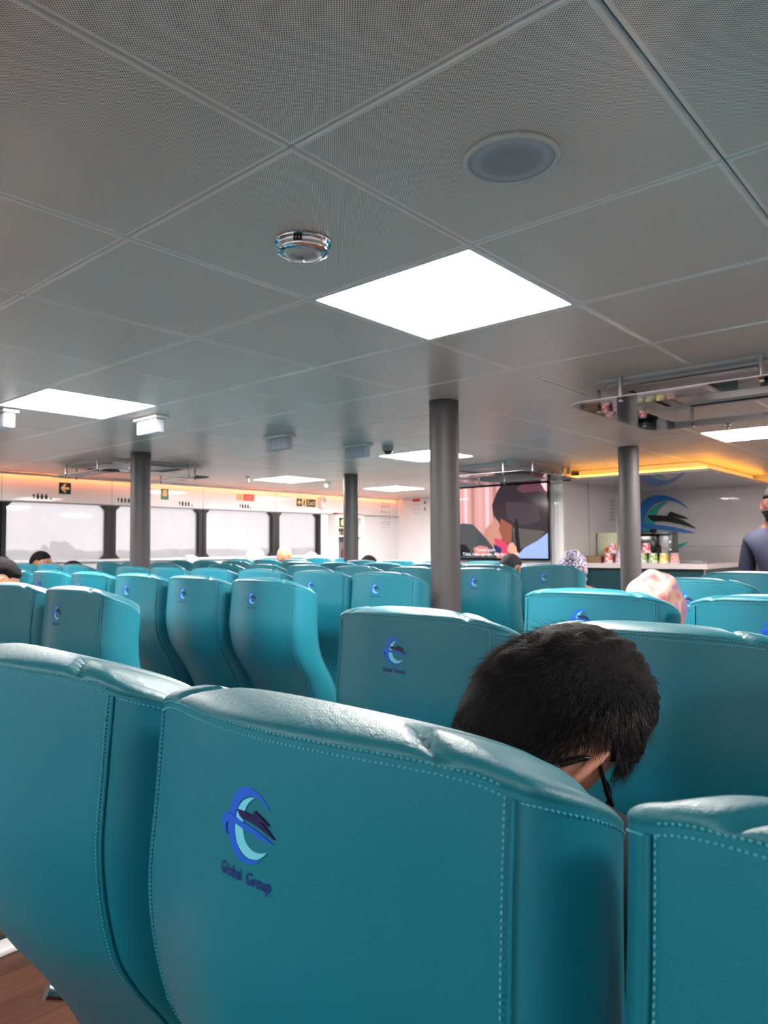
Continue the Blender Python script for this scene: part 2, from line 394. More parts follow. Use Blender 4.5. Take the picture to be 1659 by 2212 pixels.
# warm cove strip along the top of the hull walls
for X, s_, lb in ((XL, 1, 'thin amber light strip along the top of the window wall under the ceiling'), (XR, -1, 'thin amber light strip along the top of the opposite side wall')):
    q = MB(); q.box((X + s_ * .045, (YB + YF) / 2, H - .006), (.020, YF - YB - .1, .008)); q.cur = 1; q.box((X + s_ * .068, (YB + YF) / 2, H - .014), (.008, YF - YB - .1, .026)); q.build('led_strip', [AMBER, WHITEP], smooth=False, label=lb, cat='light strip')

# ---------------------------------------------------------------- bar canopy (soffit)
can = empty('bar_canopy', (-2.74, 7.72, 1.955), label='glossy white canopy panel over the bar counter with amber light around its edge', cat='canopy')
GLOSSW = mat('gloss_white', (205, 206, 214), rough=.06, coat=.5)
CX0, CX1, CY0, CY1 = -3.44, -2.03, 6.70, 8.74
cc = Vector((-2.74, 7.72, 1.955))
m_ = MB(); m_.box(((CX0 + CX1) / 2 - cc.x, (CY0 + CY1) / 2 - cc.y, .012), (CX1 - CX0, CY1 - CY0, .024)); m_.build('panel', GLOSSW, can, smooth=False)
m_ = MB(); m_.box(((CX0 + CX1) / 2 - cc.x, (CY0 + CY1) / 2 - cc.y, .062), (CX1 - CX0 - .24, CY1 - CY0 - .24, .076)); m_.build('core', WHITEP, can, smooth=False)
m_ = MB(); m_.box(((CX0 + CX1) / 2 - cc.x, CY0 - cc.y + .015, .034), (CX1 - CX0 - .06, .018, .014))
m_.box((CX1 - cc.x - .05, (CY0 + CY1) / 2 - cc.y, .032), (.018, CY1 - CY0 - .06, .012)); m_.build('light_strip', ORANGE, can, smooth=False)

# ---------------------------------------------------------------- outside: water and far shore
WATER = mat('hazy_water', (190, 196, 200), rough=.25, bump=(.6, .3, .2))
m_ = MB(); m_.box((-460, 0, -2.2), (900, 1400, .2)); m_.build('sea_water', WATER, smooth=False, label='pale hazy sea water outside the left windows', cat='water', kind='stuff')
TREE = mat('hazy_foliage', (132, 146, 140), rough=.9, var=(.08, .3))  # grey-green paled so that air haze sits in the colour
def shore(name, X, y0, y1, h0, h1, label, seed):
    m_ = MB(); r_ = random.Random(seed); n_ = 90; k = 0
    top = []
    for i in range(n_ + 1):
        y = y0 + (y1 - y0) * i / n_
        hh = h0 + (h1 - h0) * (noise.noise(Vector((y * .02, seed, 0))) * .5 + .5) + 1.4 * noise.noise(Vector((y * .13, seed, 3)))
        top.append((y, max(hh, 1)))
    for (y, hh) in top:
        m_.v += [(X + 6, y, -2), (X + 4.5, y, hh * .7 - 2), (X, y, hh - 2), (X - 8, y, -2)]
    for i in range(n_):
        for a in range(3): m_.f.append((4 * i + a, 4 * i + a + 1, 4 * i + 5 + a, 4 * i + 4 + a)); m_.mi.append(0)
    return m_.build(name, TREE, smooth=True, ang=80, label=label, cat='shore')
shore('wooded_shoreline', -260, -60, 420, 1.6, 3.8, 'low hazy wooded shoreline far across the water outside the windows', 3)
m_ = MB()
for (x, y, r, hh) in ((-150, 69, 5, 3.7), (-150, 84, 12, 1.1)):
    r_ = random.Random(int(r * 7))
    for q in range(70):
        a = r_.uniform(-1, 1); px = x + r_.uniform(-3, 3); py = y + a * r; pz = -2 + (hh + 1.0) * (1 - a * a * .7) * r_.uniform(.3, 1.0); rr = r_.uniform(.5, 1.15)
        b_ = bmesh.new(); bmesh.ops.create_icosphere(b_, subdivisions=2, radius=rr)
        for v in b_.verts: v.co *= 1 + .35 * noise.noise(v.co * 1.7 + Vector((q, 0, 0)))
        b_.verts.ensure_lookup_table(); m_.add([v.co + Vector((px, py, pz)) for v in b_.verts], [[v.index for v in f.verts] for f in b_.faces]); b_.free()
m_.build('tree_clump', TREE, label='hazy clump of trees on the far shore seen through the leftmost window', cat='trees', kind='stuff')

# ---------------------------------------------------------------- columns
for (x, y, lb) in ((-2.235, 3.045, 'tall dark grey round column in the middle, nearest of the four'), (-5.205, 3.04, 'dark grey round column at left in front of the side windows'),
                   (-5.215, 5.45, 'dark grey round column furthest away, beside the shelf cabinet'), (-2.24, 5.45, 'dark grey round column in front of the bar counter')):
    t = empty('round_column', (x, y, 0), label=lb, cat='column', group='dark grey columns')
    q = MB(); q.lathe([(.077, 0), (.077, H - .001)], n=48); q.build('shaft', COLUMN, t)
    q = MB(); q.lathe([(.092, 0), (.092, .02), (.079, .03)], n=48); q.build('floor_collar', STEEL, t)

# ---------------------------------------------------------------- seats
SH = 1.165
dT = [0, .1, .2, .3, .35, .41, .5, .6, .7, .8]
yT = [0, -.008, -.014, .004, .030, .072, .120, .155, .172, .178]
wT = [.2, .2, .202, .2, .198, .194, .185, .17, .155, .15]
def interp(T, V, d):
    d = max(T[0], min(T[-1], d))
    for i in range(len(T) - 1):
        if d <= T[i + 1]:
            t = (d - T[i]) / (T[i + 1] - T[i])
            p0 = V[max(i - 1, 0)]; p1 = V[i]; p2 = V[i + 1]; p3 = V[min(i + 2, len(V) - 1)]
            h0 = T[i + 1] - T[i]; m1 = (p2 - p0) / ((T[i + 1] - T[max(i - 1, 0)]) or 1) * h0; m2 = (p3 - p1) / ((T[min(i + 2, len(T) - 1)] - T[i]) or 1) * h0
            return (2 * t ** 3 - 3 * t * t + 1) * p1 + (t ** 3 - 2 * t * t + t) * m1 + (-2 * t ** 3 + 3 * t * t) * p2 + (t ** 3 - t * t) * m2
def yb(z): return interp(dT, yT, SH - z)
def ww(z): return interp(dT, wT, SH - z)
BULGE = .048
def back_pt(f, z, off=0.):
    w_ = ww(z); s_ = min(1, max(0, (z - .45) / .3)); B = BULGE * (.55 + .45 * s_)
    y = yb(z) - B * math.cos(PI * f / 2) ** 1.15; x = f * w_
    if off:
        dy = B * math.sin(PI * f / 2) * PI / 2 / w_; n_ = Vector((dy * -1, -1, 0)).normalized(); n_ = Vector((dy, -1, 0)).normalized()
        return Vector((x, y, z)) + n_ * off
    return Vector((x, y, z))
def side_pt(sg, g, z, off=0.):
    w_ = ww(z); P = [(0, 0), (.019, .020), (.030, .060), (.028, .105), (.010, .135)]
    k = (len(P) - 1) * g; i = min(int(k), len(P) - 2); t = k - i
    def cr(a): 
        p0 = P[max(i - 1, 0)][a]; p1 = P[i][a]; p2 = P[i + 1][a]; p3 = P[min(i + 2, len(P) - 1)][a]
        return .5 * ((2 * p1) + (-p0 + p2) * t + (2 * p0 - 5 * p1 + 4 * p2 - p3) * t * t + (-p0 + 3 * p1 - 3 * p2 + p3) * t ** 3)
    return Vector((sg * (w_ + cr(0) + off), yb(z) + cr(1), z))
NB = 56
def perim(z):
    """list of (pt) around, anticlockwise seen from above starting at back left corner"""
    out = []
    for i in range(NB + 1):
        f = -1 + 2 * i / NB; out.append(back_pt(f, z))
    out[0] = out[0] + Vector((.0015, .003, 0)); out[-1] = out[-1] + Vector((-.0015, .003, 0))
    for i in range(1, 13): out.append(side_pt(1, i / 12, z))
    w_ = ww(z); yy = yb(z)
    for i in range(1, NB):
        f = 1 - 2 * i / NB; out.append(Vector((f * w_, yy + .135 + .022 * (1 - abs(f) ** 8) - .035 * math.cos(PI * f / 2) ** 2, z)))
    for i in range(12, 0, -1): out.append(side_pt(-1, i / 12, z))
    return out
def zseam(p, y0):
    f = abs(p.x) / .2; z = 1.160 - .009 * min(f, 1.0) ** 2
    yy = max(0, p.y - y0)
    if abs(p.x) > .195: z -= .052 * (min(yy, .14) / .1) ** 1.25 * min(1, (abs(p.x) - .195) / .02)
    else:
        pass
    return z
ZB = .40; ZB2 = 1.1
base = perim(1.15)
zs = []
for i, p in enumerate(base):
    if i <= NB: z = 1.160 - .009 * (abs(p.x) / .2) ** 2 - .008 * (abs(p.x) / .2) ** 10
    elif i <= NB + 12: g = (i - NB) / 12; z = 1.143 - .068 * g ** 1.7
    elif i < 2 * NB + 12: f = abs(1 - 2 * (i - NB - 12) / NB); z = 1.122 - .034 * f ** 5
    else: g = (12 - (i - 2 * NB - 12)) / 12; z = 1.143 - .068 * g ** 1.7
    zs.append(z)
m_ = MB(); N = len(base); LV = 34
for l in range(LV + 1):
    t = l / LV
    zl = [ZB + (z - ZB) * t for z in zs]
    cache = {}
    for i in range(N):
        key = round(zl[i], 4)
        if key not in cache: cache[key] = perim(zl[i])
        m_.v.append(tuple(cache[key][i]))
for l in range(LV):
    for i in range(N): m_.f.append((l * N + i, l * N + (i + 1) % N, (l + 1) * N + (i + 1) % N, (l + 1) * N + i)); m_.mi.append(0)
m_.f.append(tuple(range(N))[::-1]); m_.mi.append(0)
top_ring = [Vector(v) for v in m_.v[-N:]]
backrest_me = m_.mesh('backrest', LEATHER, ang=50)
# padded cap
cap = MB(); K = 12
def cap_ring(th, extra):
    r = []
    for i, p in enumerate(top_ring):
        fx = abs(p.x)
        med = Vector((max(-.185, min(.185, p.x * .88)), .012, p.z))
        gx = abs(p.lerp(med, 1 - math.cos(th)).x) - (.155 - .043 * (1 - math.cos(th)))
        groove = math.exp(-(gx / .0065) ** 2) * .60 + .12 * math.exp(-(gx / .03) ** 2)
        mx_ = abs(med.x) / .185; rise = .0135 * (1 - groove) + .003 * (1 - mx_ ** 2)
        q = p.lerp(med, (1 - math.cos(th)) * .999)
        outw = Vector((p.x - med.x, p.y - med.y, 0)); outw = outw.normalized() * .004 * math.sin(2 * th) * (1 - groove) if outw.length > 0 else outw
        zz = p.z * math.cos(th) ** 1.0 + (1 - math.cos(th)) * (1.159 - .004 * mx_ ** 2 - .012 * mx_ ** 8) 
        r.append(Vector((q.x, q.y, zz + rise * math.sin(th))) + outw)
    return r
rings = [[p + Vector((0, 0, -.002)) for p in top_ring]] + [cap_ring(PI / 2 * k / K, 0) for k in range(0, K + 1)]
for r in rings: cap.v += [tuple(p) for p in r]
for l in range(len(rings) - 1):
    for i in range(N): cap.f.append((l * N + i, l * N + (i + 1) % N, (l + 1) * N + (i + 1) % N, (l + 1) * N + i)); cap.mi.append(0)
cap_me = cap.mesh('head_cap', LEATHER2, ang=60)
# piping (raised welt) at the cap seam and vertical seams; stitches
st = MB()
def dash(p, q, nrm, w_=.00055, h=.0006):
    d_ = (q - p); L_ = d_.length; x = d_.normalized(); z = nrm.normalized(); y = z.cross(x)
    M4 = Matrix.Identity(4)
    for i in range(3): M4[i][0] = x[i]; M4[i][1] = y[i]; M4[i][2] = z[i]; M4[i][3] = ((p + q) / 2)[i]
    vs = [(-L_ / 2, 0, 0), (-L_ * .3, w_, h), (-L_ * .3, -w_, h), (L_ * .3, w_, h), (L_ * .3, -w_, h), (L_ / 2, 0, 0), (-L_ * .3, w_, -h), (-L_ * .3, -w_, -h), (L_ * .3, w_, -h), (L_ * .3, -w_, -h)]
    fs = [(0, 2, 1), (1, 2, 4, 3), (3, 4, 5), (0, 1, 6), (0, 7, 2), (1, 3, 8, 6), (2, 7, 9, 4), (5, 8, 3), (5, 4, 9)]
    st.add(vs, fs, M4)
def stitch(fn, L_, step=.0043, ln=.0028, nrm=None):
    n_ = int(L_ / step)
    for i in range(n_):
        a = i / n_; p = fn(a); q = fn(a + ln / L_); nn = nrm(a) if nrm else Vector((0, -1, 0)); dash(p, q, nn)
zsb = lambda f: 1.160 - .009 * f * f - .008 * abs(f) ** 10
for off in (.0042,):
    stitch(lambda a: back_pt(-.97 + 1.94 * a, zsb(-.97 + 1.94 * a) - off, .0006), .41)
def cap_line(a):      # a point on the cap just above the back seam, following its surface
    k = 1 + a * (NB - 2); i0 = int(k); t_ = k - i0; r_ = rings[2]
    return r_[i0].lerp(r_[min(i0 + 1, NB)], t_) + Vector((0, -.0005, .0002))
stitch(cap_line, .40)
for sg in (-1, 1):
    stitch(lambda a: back_pt(sg * (1 - .0055 / .2), 1.142 - a * .66, .0006), .66, nrm=lambda a: Vector((sg * .35, -1, 0)))
    stitch(lambda a: side_pt(sg, .06 + .8 * a, 1.143 - .068 * (.06 + .8 * a) ** 1.7 - .0045, .0005), .11, nrm=lambda a: Vector((sg, -.15, 0)))
stitch_me = st.mesh('stitching', THREAD, smooth=False)
pp = MB()
for sg in (-1, 1):
    pp.tube([side_pt(sg, .012, 1.140 - .7 * i / 40, .0) + Vector((-sg * .0005, 0.0005, 0)) for i in range(41)], .0019, n=8)
piping_me = pp.mesh('seam_piping', LEATHER)
# emblem outlines in mm, x to the right seen from behind, z up
EM = {'blue': [(25.2, 13.4), (22.4, 16.7), (19.0, 19.6), (14.7, 22.6), (10.3, 24.7), (5.3, 26.3), (0.3, 27.1), (-4.7, 26.9), (-8.8, 25.8), (-12.9, 23.5), (-16.5, 20.1), (-19.3, 16.2), (-21.2, 11.9), (-22.0, 8.2), (-22.7, 4.2), (-23.5, 0.2), (-23.7, -3.7), (-23.1, -8.1), (-21.8, -12.2), (-19.7, -16.1), (-16.9, -19.9), (-13.2, -23.0), (-9.1, -25.4), (-4.5, -26.8), (0.5, -27.3), (5.5, -26.9), (10.4, -25.7), (14.7, -23.6), (17.6, -21.6), (13.3, -22.9), (8.4, -23.8), (4.0, -23.7), (-0.5, -23.1), (-4.5, -21.9), (-8.1, -19.5), (-11.2, -16.2), (-13.5, -12.3), (-14.8, -8.3), (-15.4, -3.6), (-15.1, 0.9), (-14.5, 4.5), (-13.5, 8.5), (-11.6, 12.1), (-8.7, 15.6), (-5.2, 18.5), (-0.6, 20.6), (3.4, 21.8), (7.3, 22.1), (10.8, 21.6), (14.7, 20.1), (18.5, 17.9), (22.4, 15.5)],
      'cyan': [(7.3, 20.7), (3.4, 20.4), (-0.6, 19.1), (-4.7, 17.0), (-8.2, 14.1), (-10.8, 10.7), (-12.2, 7.6), (-12.9, 4.5), (-13.4, 0.6), (-13.8, -3.3), (-13.4, -7.6), (-12.2, -11.4), (-10.2, -15.0), (-7.4, -18.0), (-3.7, -20.3), (0.5, -22.1), (5.0, -22.9), (9.4, -22.6), (13.8, -21.6), (17.6, -19.7), (21.0, -17.2), (23.8, -14.5), (19.5, -15.9), (15.2, -16.9), (11.3, -17.2), (7.4, -16.5), (4.0, -15.1), (1.0, -13.1), (-1.6, -10.4), (-3.1, -7.2), (-4.1, -3.7), (-4.8, 0.2), (-4.4, 4.6), (-3.4, 8.6), (-1.8, 12.4), (0.6, 15.8), (3.9, 18.7)],
      'navy': [(-11.3, 9.2), (-5.7, 9.4), (0.4, 8.9), (7.4, 8.3), (13.7, 6.7), (20.0, 4.0), (25.7, 0.5), (31.3, -3.7), (24.7, -1.7), (17.1, 0.8), (9.3, 2.6), (2.4, 3.6), (-4.6, 3.5), (-8.2, 5.3), (-9.9, 7.4)],
      'fin': [(6.6, 8.1), (8.1, 10.4), (9.6, 12.1), (15.2, 9.8), (20.9, 7.5), (25.2, 4.8), (18.5, 5.6), (12.7, 7.1)],
      'swoosh': [(-22.7, -12.4), (-25.9, -10.6), (-29.1, -7.9), (-31.3, -5.5), (-32.1, -2.8), (-31.1, 0.0), (-28.6, 2.1), (-25.4, 3.4), (-21.2, 3.9), (-16.5, 3.4), (-10.8, 2.3), (-2.6, 0.7), (5.4, -0.5), (13.3, -2.0), (20.9, -4.1), (30.4, -7.5), (21.9, -6.8), (14.2, -5.7), (6.4, -4.6), (-3.6, -3.4), (-11.8, -2.1), (-18.0, -1.4), (-22.2, -2.0), (-24.5, -3.3), (-25.7, -5.8), (-25.6, -8.6), (-24.3, -10.9)]}
def emblem_flat(order, sc_, z0, dz):
    e = MB()
    for n_, (k, mi) in enumerate(order):
        e.cur = mi; e.prism([(a * sc_, b * sc_) for a, b in EM[k]], z0, z0 + dz * (n_ + 1))
    return e
e = emblem_flat((('blue', 0), ('cyan', 1), ('swoosh', 0), ('navy', 2), ('fin', 2)), .001, -.0005, .0004)
def wrap(v): 
    z = 1.0915 + v[1]; return tuple(back_pt(v[0] / ww(z), z, v[2] + .0008))
e.v = [wrap(v) for v in e.v]
emblem_me = e.mesh('embroidered_emblem', [EM_BLUE, EM_CYAN, EM_NAVY], ang=35)
tv, tf = text_mesh('Global  Group', .0125)
xs = [v.x for v in tv]; sx = .058 / (max(xs) - min(xs))
let = MB()
k_ = len(tv); tv2 = [wrap((v.x * sx, v.y - .0375, .0006)) for v in tv]
let.add(tv2, tf)
# a second slightly lower copy gives the letters thickness
let.add([wrap((v.x * sx, v.y - .0375, -.0006)) for v in tv], [f[::-1] for f in tf])
for v in tv: pass
letter_me = let.mesh('lettering', EM_INK, smooth=False)
def pad(nx, ny, fn):
    g_ = MB()
    for j in range(ny + 1):
        for i in range(nx + 1): g_.v.append(tuple(fn(i / nx, j / ny)))
    for j in range(ny):
        for i in range(nx): a = j * (nx + 1) + i; g_.f.append((a, a + 1, a + nx + 2, a + nx + 1)); g_.mi.append(0)
    return g_
cu = MB(); cu.box((0, .42, .43), (.375, .46, .12), bev=.045); cushion_me = cu.mesh('seat_cushion', LEATHER)
ar = MB(); ar.box((-.25, .36, .64), (.045, .30, .04), bev=.018); ar.box((-.25, .27, .52), (.028, .05, .24), bev=.01); ar.box((-.25, .30, .41), (.028, .25, .05), bev=.01); arm_me = ar.mesh('armrest', GREYPL)
ba = MB(); ba.box((0, .40, .355), (.38, .40, .03), bev=.01); base_me = ba.mesh('seat_pan', GREYPL)
lg = MB(); lg.box((0, .40, .18), (.05, .06, .34), bev=.012); lg.box((0, .42, .012), (.06, .26, .024), bev=.01); leg_me = lg.mesh('leg', STEEL)
lv = MB(); lv.tube([(-.205, .20, .585), (-.232, .15, .59), (-.238, .13, .60)], [.011, .011, .012], n=12); lever_me = lv.mesh('recline_knob', STEEL)
def part(name, me, parent, loc=None, **kw):
    o_ = bpy.data.objects.new(name, me); col.objects.link(o_); o_.parent = parent
    if loc: o_.location = loc
    return tagp(o_, **kw) if kw else o_
seat = empty('passenger_seat')
br_ = part('backrest', backrest_me, seat); part('head_cap', cap_me, seat)
part('stitching', stitch_me, br_, kind='stuff'); part('seam_piping', piping_me, br_)
part('embroidered_emblem', emblem_me, br_, label='blue and cyan embroidered crescent emblem with navy boat'); part('lettering', letter_me, br_, label='indigo stitched words Global Group')
part('seat_cushion', cushion_me, seat); part('armrest', arm_me, seat); part('seat_pan', base_me, seat); part('recline_knob', lever_me, seat)
part('leg', leg_me, seat, (-.12, 0, 0)); part('leg', leg_me, seat, (.12, 0, 0))
used = [False]
def put_seat(x, y, label, group, arm_end=False, dx=0., rz=0.):
    o_ = seat if not used[0] else copy_tree(seat); used[0] = True
    o_.location = (x, y, 0); o_.rotation_euler = (0, 0, rz); tagp(o_, label, 'seat', group)
    return o_
ordn = ['nearest', 'second', 'third', 'fourth', 'fifth', 'sixth', 'seventh']
# rows: y of the seam corners (the emblem plane is BULGE nearer)
CEN = [.405, 1.165, 1.985, 2.86, 3.66]
names = {0: {-.945: 'teal leather seat at the left edge, nearest row, cut off by the photo frame', -.445: 'large teal leather seat in the bottom centre, person in glasses slumped behind it', .04: 'teal leather seat cut off at the bottom right corner, nearest row'}}
for r, y in enumerate(CEN):
    for k, x in enumerate((-.945, -.445, .04, .54)):
        if r >= 3 and k > 1: continue
        if k == 3 and r > 0: continue
        lab = names.get(r, {}).get(x) or 'teal leather seat, right hand block, %s row ahead, %s from the aisle' % (ordn[r], ['first', 'second', 'third', 'fourth'][k])
        put_seat(x, y, lab, 'seats in the right hand block')
LEFT = [1.155, 1.965, 2.765, 3.60, 4.43, 5.22]
for r, y in enumerate(LEFT):
    for k in range(6):
        x = -2.40 - .5 * k
        if x / (y + .3) < -2.75: continue
        if r == 5 and k < 2: continue
        x += {(2, 0): -.03, (2, 5): .035, (5, 5): .035}.get((r, k), 0)
        lab = 'teal leather seat, middle block, %s row ahead, %s seat from the near aisle' % (ordn[r], ['first', 'second', 'third', 'fourth', 'fifth', 'sixth'][k])
        put_seat(x, y, lab, 'seats in the middle block')
WINB = [2.05, 2.87, 3.69, 4.51, 5.33, 6.15]
for r, y in enumerate(WINB):
    for k in range(3):
        x = -5.95 - .5 * k
        if x / (y + .3) < -2.75: continue
        lab = 'teal leather seat, block beside the windows, %s row ahead, %s' % (ordn[r], ['on the aisle', 'in the middle', 'against the windows'][k])
        put_seat(x, y, lab, 'seats in the window block')
for y in (-.375, -1.155):  # unseen rows added to keep low rear light off the seat backs
    for x in (-.945, -.445, .04, .54, -2.40, -2.90):
        put_seat(x, y, 'teal leather seat behind the photographer, unseen and added to block low light', 'seats behind the photographer')
# floor rail beside the left aisle
t = empty('floor_rail', (-2.52, 1.0, 0), label='white metal floor rail under the seats, seen at the bottom left', cat='rail')
q = MB(); q.box((0, 0, .012), (.075, 3.0, .024), bev=.008); q.build('rail', WHITEP, t)
q = MB(); q.box((-.065, .1, .006), (.05, 3.0, .012), bev=.004); q.box((-.06, -.06, .02), (.06, .07, .035), bev=.008); q.build('rail_cover', STEEL, t)

# ---------------------------------------------------------------- ceiling fittings
# speaker
t = empty('ceiling_speaker', (-.718, 1.21, H), label='round grey ceiling loudspeaker with pale rim and perforated grille', cat='speaker')
q = MB(); q.lathe([(.084, -.001), (.092, -.001), (.094, -.006), (.091, -.011), (.086, -.011), (.0845, -.006), (.084, -.004)], n=64); q.build('rim', mat('pale_rim', (200, 204, 200), rough=.4), t)
gm = mat('speaker_grille', (125, 127, 134), rough=.5, metal=.2)
n = gm.node_tree; b = n.nodes['Principled BSDF']
vv = n.nodes.new('ShaderNodeTexVoronoi'); vv.inputs['Scale'].default_value = 520; vv.inputs['Randomness'].default_value = 0
tt = n.nodes.new('ShaderNodeTexCoord'); n.links.new(tt.outputs['Object'], vv.inputs['Vector'])
rr = n.nodes.new('ShaderNodeValToRGB'); rr.color_ramp.elements[0].position = .30; rr.color_ramp.elements[0].color = lin((90, 91, 96)); rr.color_ramp.elements[1].position = .42; rr.color_ramp.elements[1].color = lin((190, 190, 196))
n.links.new(vv.outputs[0], rr.inputs[0]); n.links.new(rr.outputs[0], b.inputs['Base Color'])
q = MB(); q.lathe([(.0845, -.006), (.06, -.0072), (.03, -.0078), (0, -.008)], n=64); q.build('grille', gm, t)
# dome lamp
t = empty('dome_lamp', (-1.313, 1.205, H), label='round chrome dome lamp with ribbed glass on the ceiling, near the big lit panel', cat='lamp')
CHR = mat('polished_chrome', (215, 218, 222), rough=.06, metal=1)
q = MB(); q.lathe([(.0, -.001), (.068, -.001), (.071, -.004), (.070, -.007), (.062, -.009), (.060, -.012), (.060, -.026), (.063, -.028), (.0645, -.031), (.0635, -.035), (.056, -.040), (.050, -.041), (.047, -.038)], n=64); q.build('housing', CHR, t)
RIB = mat('ribbed_glass', (190, 194, 198), rough=.12, trans=.35, spec=.8)
q = MB(); NR = 72
prof = [(.048, -.038), (.044, -.043), (.036, -.048), (.024, -.052), (.012, -.054), (0.001, -.0545)]
for r, z in prof:
    for j in range(NR * 2):
        a = PI * j / NR; rr_ = r * (1 + (.025 if j % 2 else -.02)); q.v.append((rr_ * math.cos(a), rr_ * math.sin(a), z + (.0008 if j % 2 else -.0008)))
for i in range(len(prof) - 1):
    for j in range(NR * 2): q.f.append((i * NR * 2 + j, i * NR * 2 + (j + 1) % (NR * 2), (i + 1) * NR * 2 + (j + 1) % (NR * 2), (i + 1) * NR * 2 + j)); q.mi.append(0)
q.build('ribbed_lens', RIB, t, smooth=False)
q = MB(); th = math.atan2(-CF.y, -CF.x) - .10
M4 = Matrix.Rotation(th, 4, 'Z'); q.box((.0608, 0, -.018), (.004, .022, .015), M=M4, bev=.001); sw = q.build('switch', mat('navy_switch', (18, 20, 40), rough=.3), t)
q = MB(); q.lathe([(0, 0), (.002, 0), (.002, .001), (0, .0012)], n=10, M=M4 @ Matrix.Translation((.0632, .004, -.018)) @ Matrix.Rotation(PI / 2, 4, 'Y')); q.lathe([(0, 0), (.002, 0), (.002, .001), (0, .0012)], n=10, M=M4 @ Matrix.Translation((.0632, -.004, -.018)) @ Matrix.Rotation(PI / 2, 4, 'Y')); q.build('switch_mark', WHITEP, sw)
q = MB()
for a in range(5):
    A = a * 2 * PI / 5 + .5; q.lathe([(0, -.0435), (.0022, -.043), (.0022, -.041)], c=(.0555 * math.cos(A), .0555 * math.sin(A), 0), n=10)
q.build('screw', CHR, t)

for ch in [c for c in t.children_recursive]: 
    if ch.parent == t: ch.scale = (1, 1, .75)

# air conditioner cassettes with acrylic deflectors
def acrylic_mat():
    M = bpy.data.materials.new('clear_acrylic'); M.use_nodes = True
    n = M.node_tree; n.nodes.clear(); L = n.links.new
    o_ = n.nodes.new('ShaderNodeOutputMaterial'); a = n.nodes.new('ShaderNodeBsdfTransparent'); a.inputs[0].default_value = (.90, .91, .91, 1)
    g_ = n.nodes.new('ShaderNodeBsdfGlossy'); g_.inputs['Roughness'].default_value = .015
    f = n.nodes.new('ShaderNodeFresnel'); f.inputs[0].default_value = 1.6
    mx = n.nodes.new('ShaderNodeMixShader'); L(f.outputs[0], mx.inputs[0]); L(a.outputs[0], mx.inputs[1]); L(g_.outputs[0], mx.inputs[2]); L(mx.outputs[0], o_.inputs[0]); return M
ACR = acrylic_mat(); ACE = mat('acrylic_edge', (190, 190, 192), rough=.3)
def rrect(hx, hy, r, seg=6):
    pts = []
    for a, (sx_, sy_) in enumerate(((1, 1), (-1, 1), (-1, -1), (1, -1))):
        for b in range(seg + 1):
            th = PI / 2 * a + PI / 2 * b / seg; pts.append((sx_ * (hx - r) + r * math.cos(th), sy_ * (hy - r) + r * math.sin(th)))
    return pts
def ring_prism(m_, P, Q, z0, z1, edge_mi=None):
    n_ = len(P); k = len(m_.v)
    for z in (z0, z1):
        m_.v += [(p[0], p[1], z) for p in P] + [(p[0], p[1], z) for p in Q]
    c = m_.cur; e = c if edge_mi is None else edge_mi
    for i in range(n_):
        j = (i + 1) % n_
        m_.f.append((k + i, k + n_ + i, k + n_ + j, k + j)); m_.mi.append(c)
        m_.f.append((k + 2 * n_ + i, k + 2 * n_ + j, k + 3 * n_ + j, k + 3 * n_ + i)); m_.mi.append(c)
        m_.f.append((k + i, k + j, k + 2 * n_ + j, k + 2 * n_ + i)); m_.mi.append(e)
        m_.f.append((k + n_ + i, k + 3 * n_ + i, k + 3 * n_ + j, k + n_ + j)); m_.mi.append(e)
ACW = mat('air_conditioner_white', (196, 196, 198), rough=.3)
def cassette(x, y, lb):
    t = empty('air_conditioner', (x, y, H), label=lb, cat='air conditioner', group='ceiling air conditioners with acrylic deflectors')
    q = MB(); ring_prism(q, rrect(.46, .46, .07), rrect(.40, .40, .05), -.012, 0); ring_prism(q, rrect(.40, .40, .05), rrect(.27, .27, .03), -.022, -.001); q.build('fascia', ACW, t, ang=30)
    q = MB(); q.box((0, 0, -.012), (.52, .52, .02), bev=.008)
    q.build('intake_grille', ACW, t)
    q = MB()
    for a in range(4):
        R_ = Matrix.Rotation(a * PI / 2, 4, 'Z'); q.box((0, .335, -.0235), (.50, .022, .005), M=R_)
    q.build('air_slot', BLACK, t, smooth=False)
    q = MB()
    for a in range(4):
        R_ = Matrix.Rotation(a * PI / 2, 4, 'Z'); q.box((0, .36, -.027), (.50, .035, .004), M=R_ @ Matrix.Translation((0, 0, 0)), bev=.0015)
    q.build('louvre', ACW, t)
    d = empty('acrylic_deflector', (0, 0, 0)); d.parent = t
    bpy.data.objects.remove(d)
    q = MB(); zA = -.100
    ring_prism(q, rrect(.535, .535, .09), rrect(.33, .33, .07), zA - .003, zA + .002, 1); q.build('acrylic_deflector', [ACR, ACE], t, smooth=False)
    for (px, py) in ((-.29, -.48), (.29, -.48), (-.29, .48), (.29, .48), (-.48, -.29), (-.48, .29), (.48, -.29), (.48, .29)):
        q = MB(); q.tube([(0, 0, -.001), (0, 0, zA + .004)], .0105, n=16); q.tube([(0, 0, zA + .03), (0, 0, zA - .012)], .003, n=8)
        q.lathe([(0, zA - .004), (.0095, zA - .006), (.0105, zA - .010), (.0075, zA - .016), (0, zA - .018)][::-1], n=16)
        o_ = q.build('standoff', STEEL, t); o_.location = (px, py, 0)
cassette(-1.03, 3.62, 'ceiling air conditioner with clear acrylic deflector at the right edge, nearest of three')
cassette(-6.11, 3.48, 'ceiling air conditioner with clear acrylic deflector above the left window seats')
cassette(-3.74, 6.07, 'ceiling air conditioner with clear acrylic deflector in front of the television')

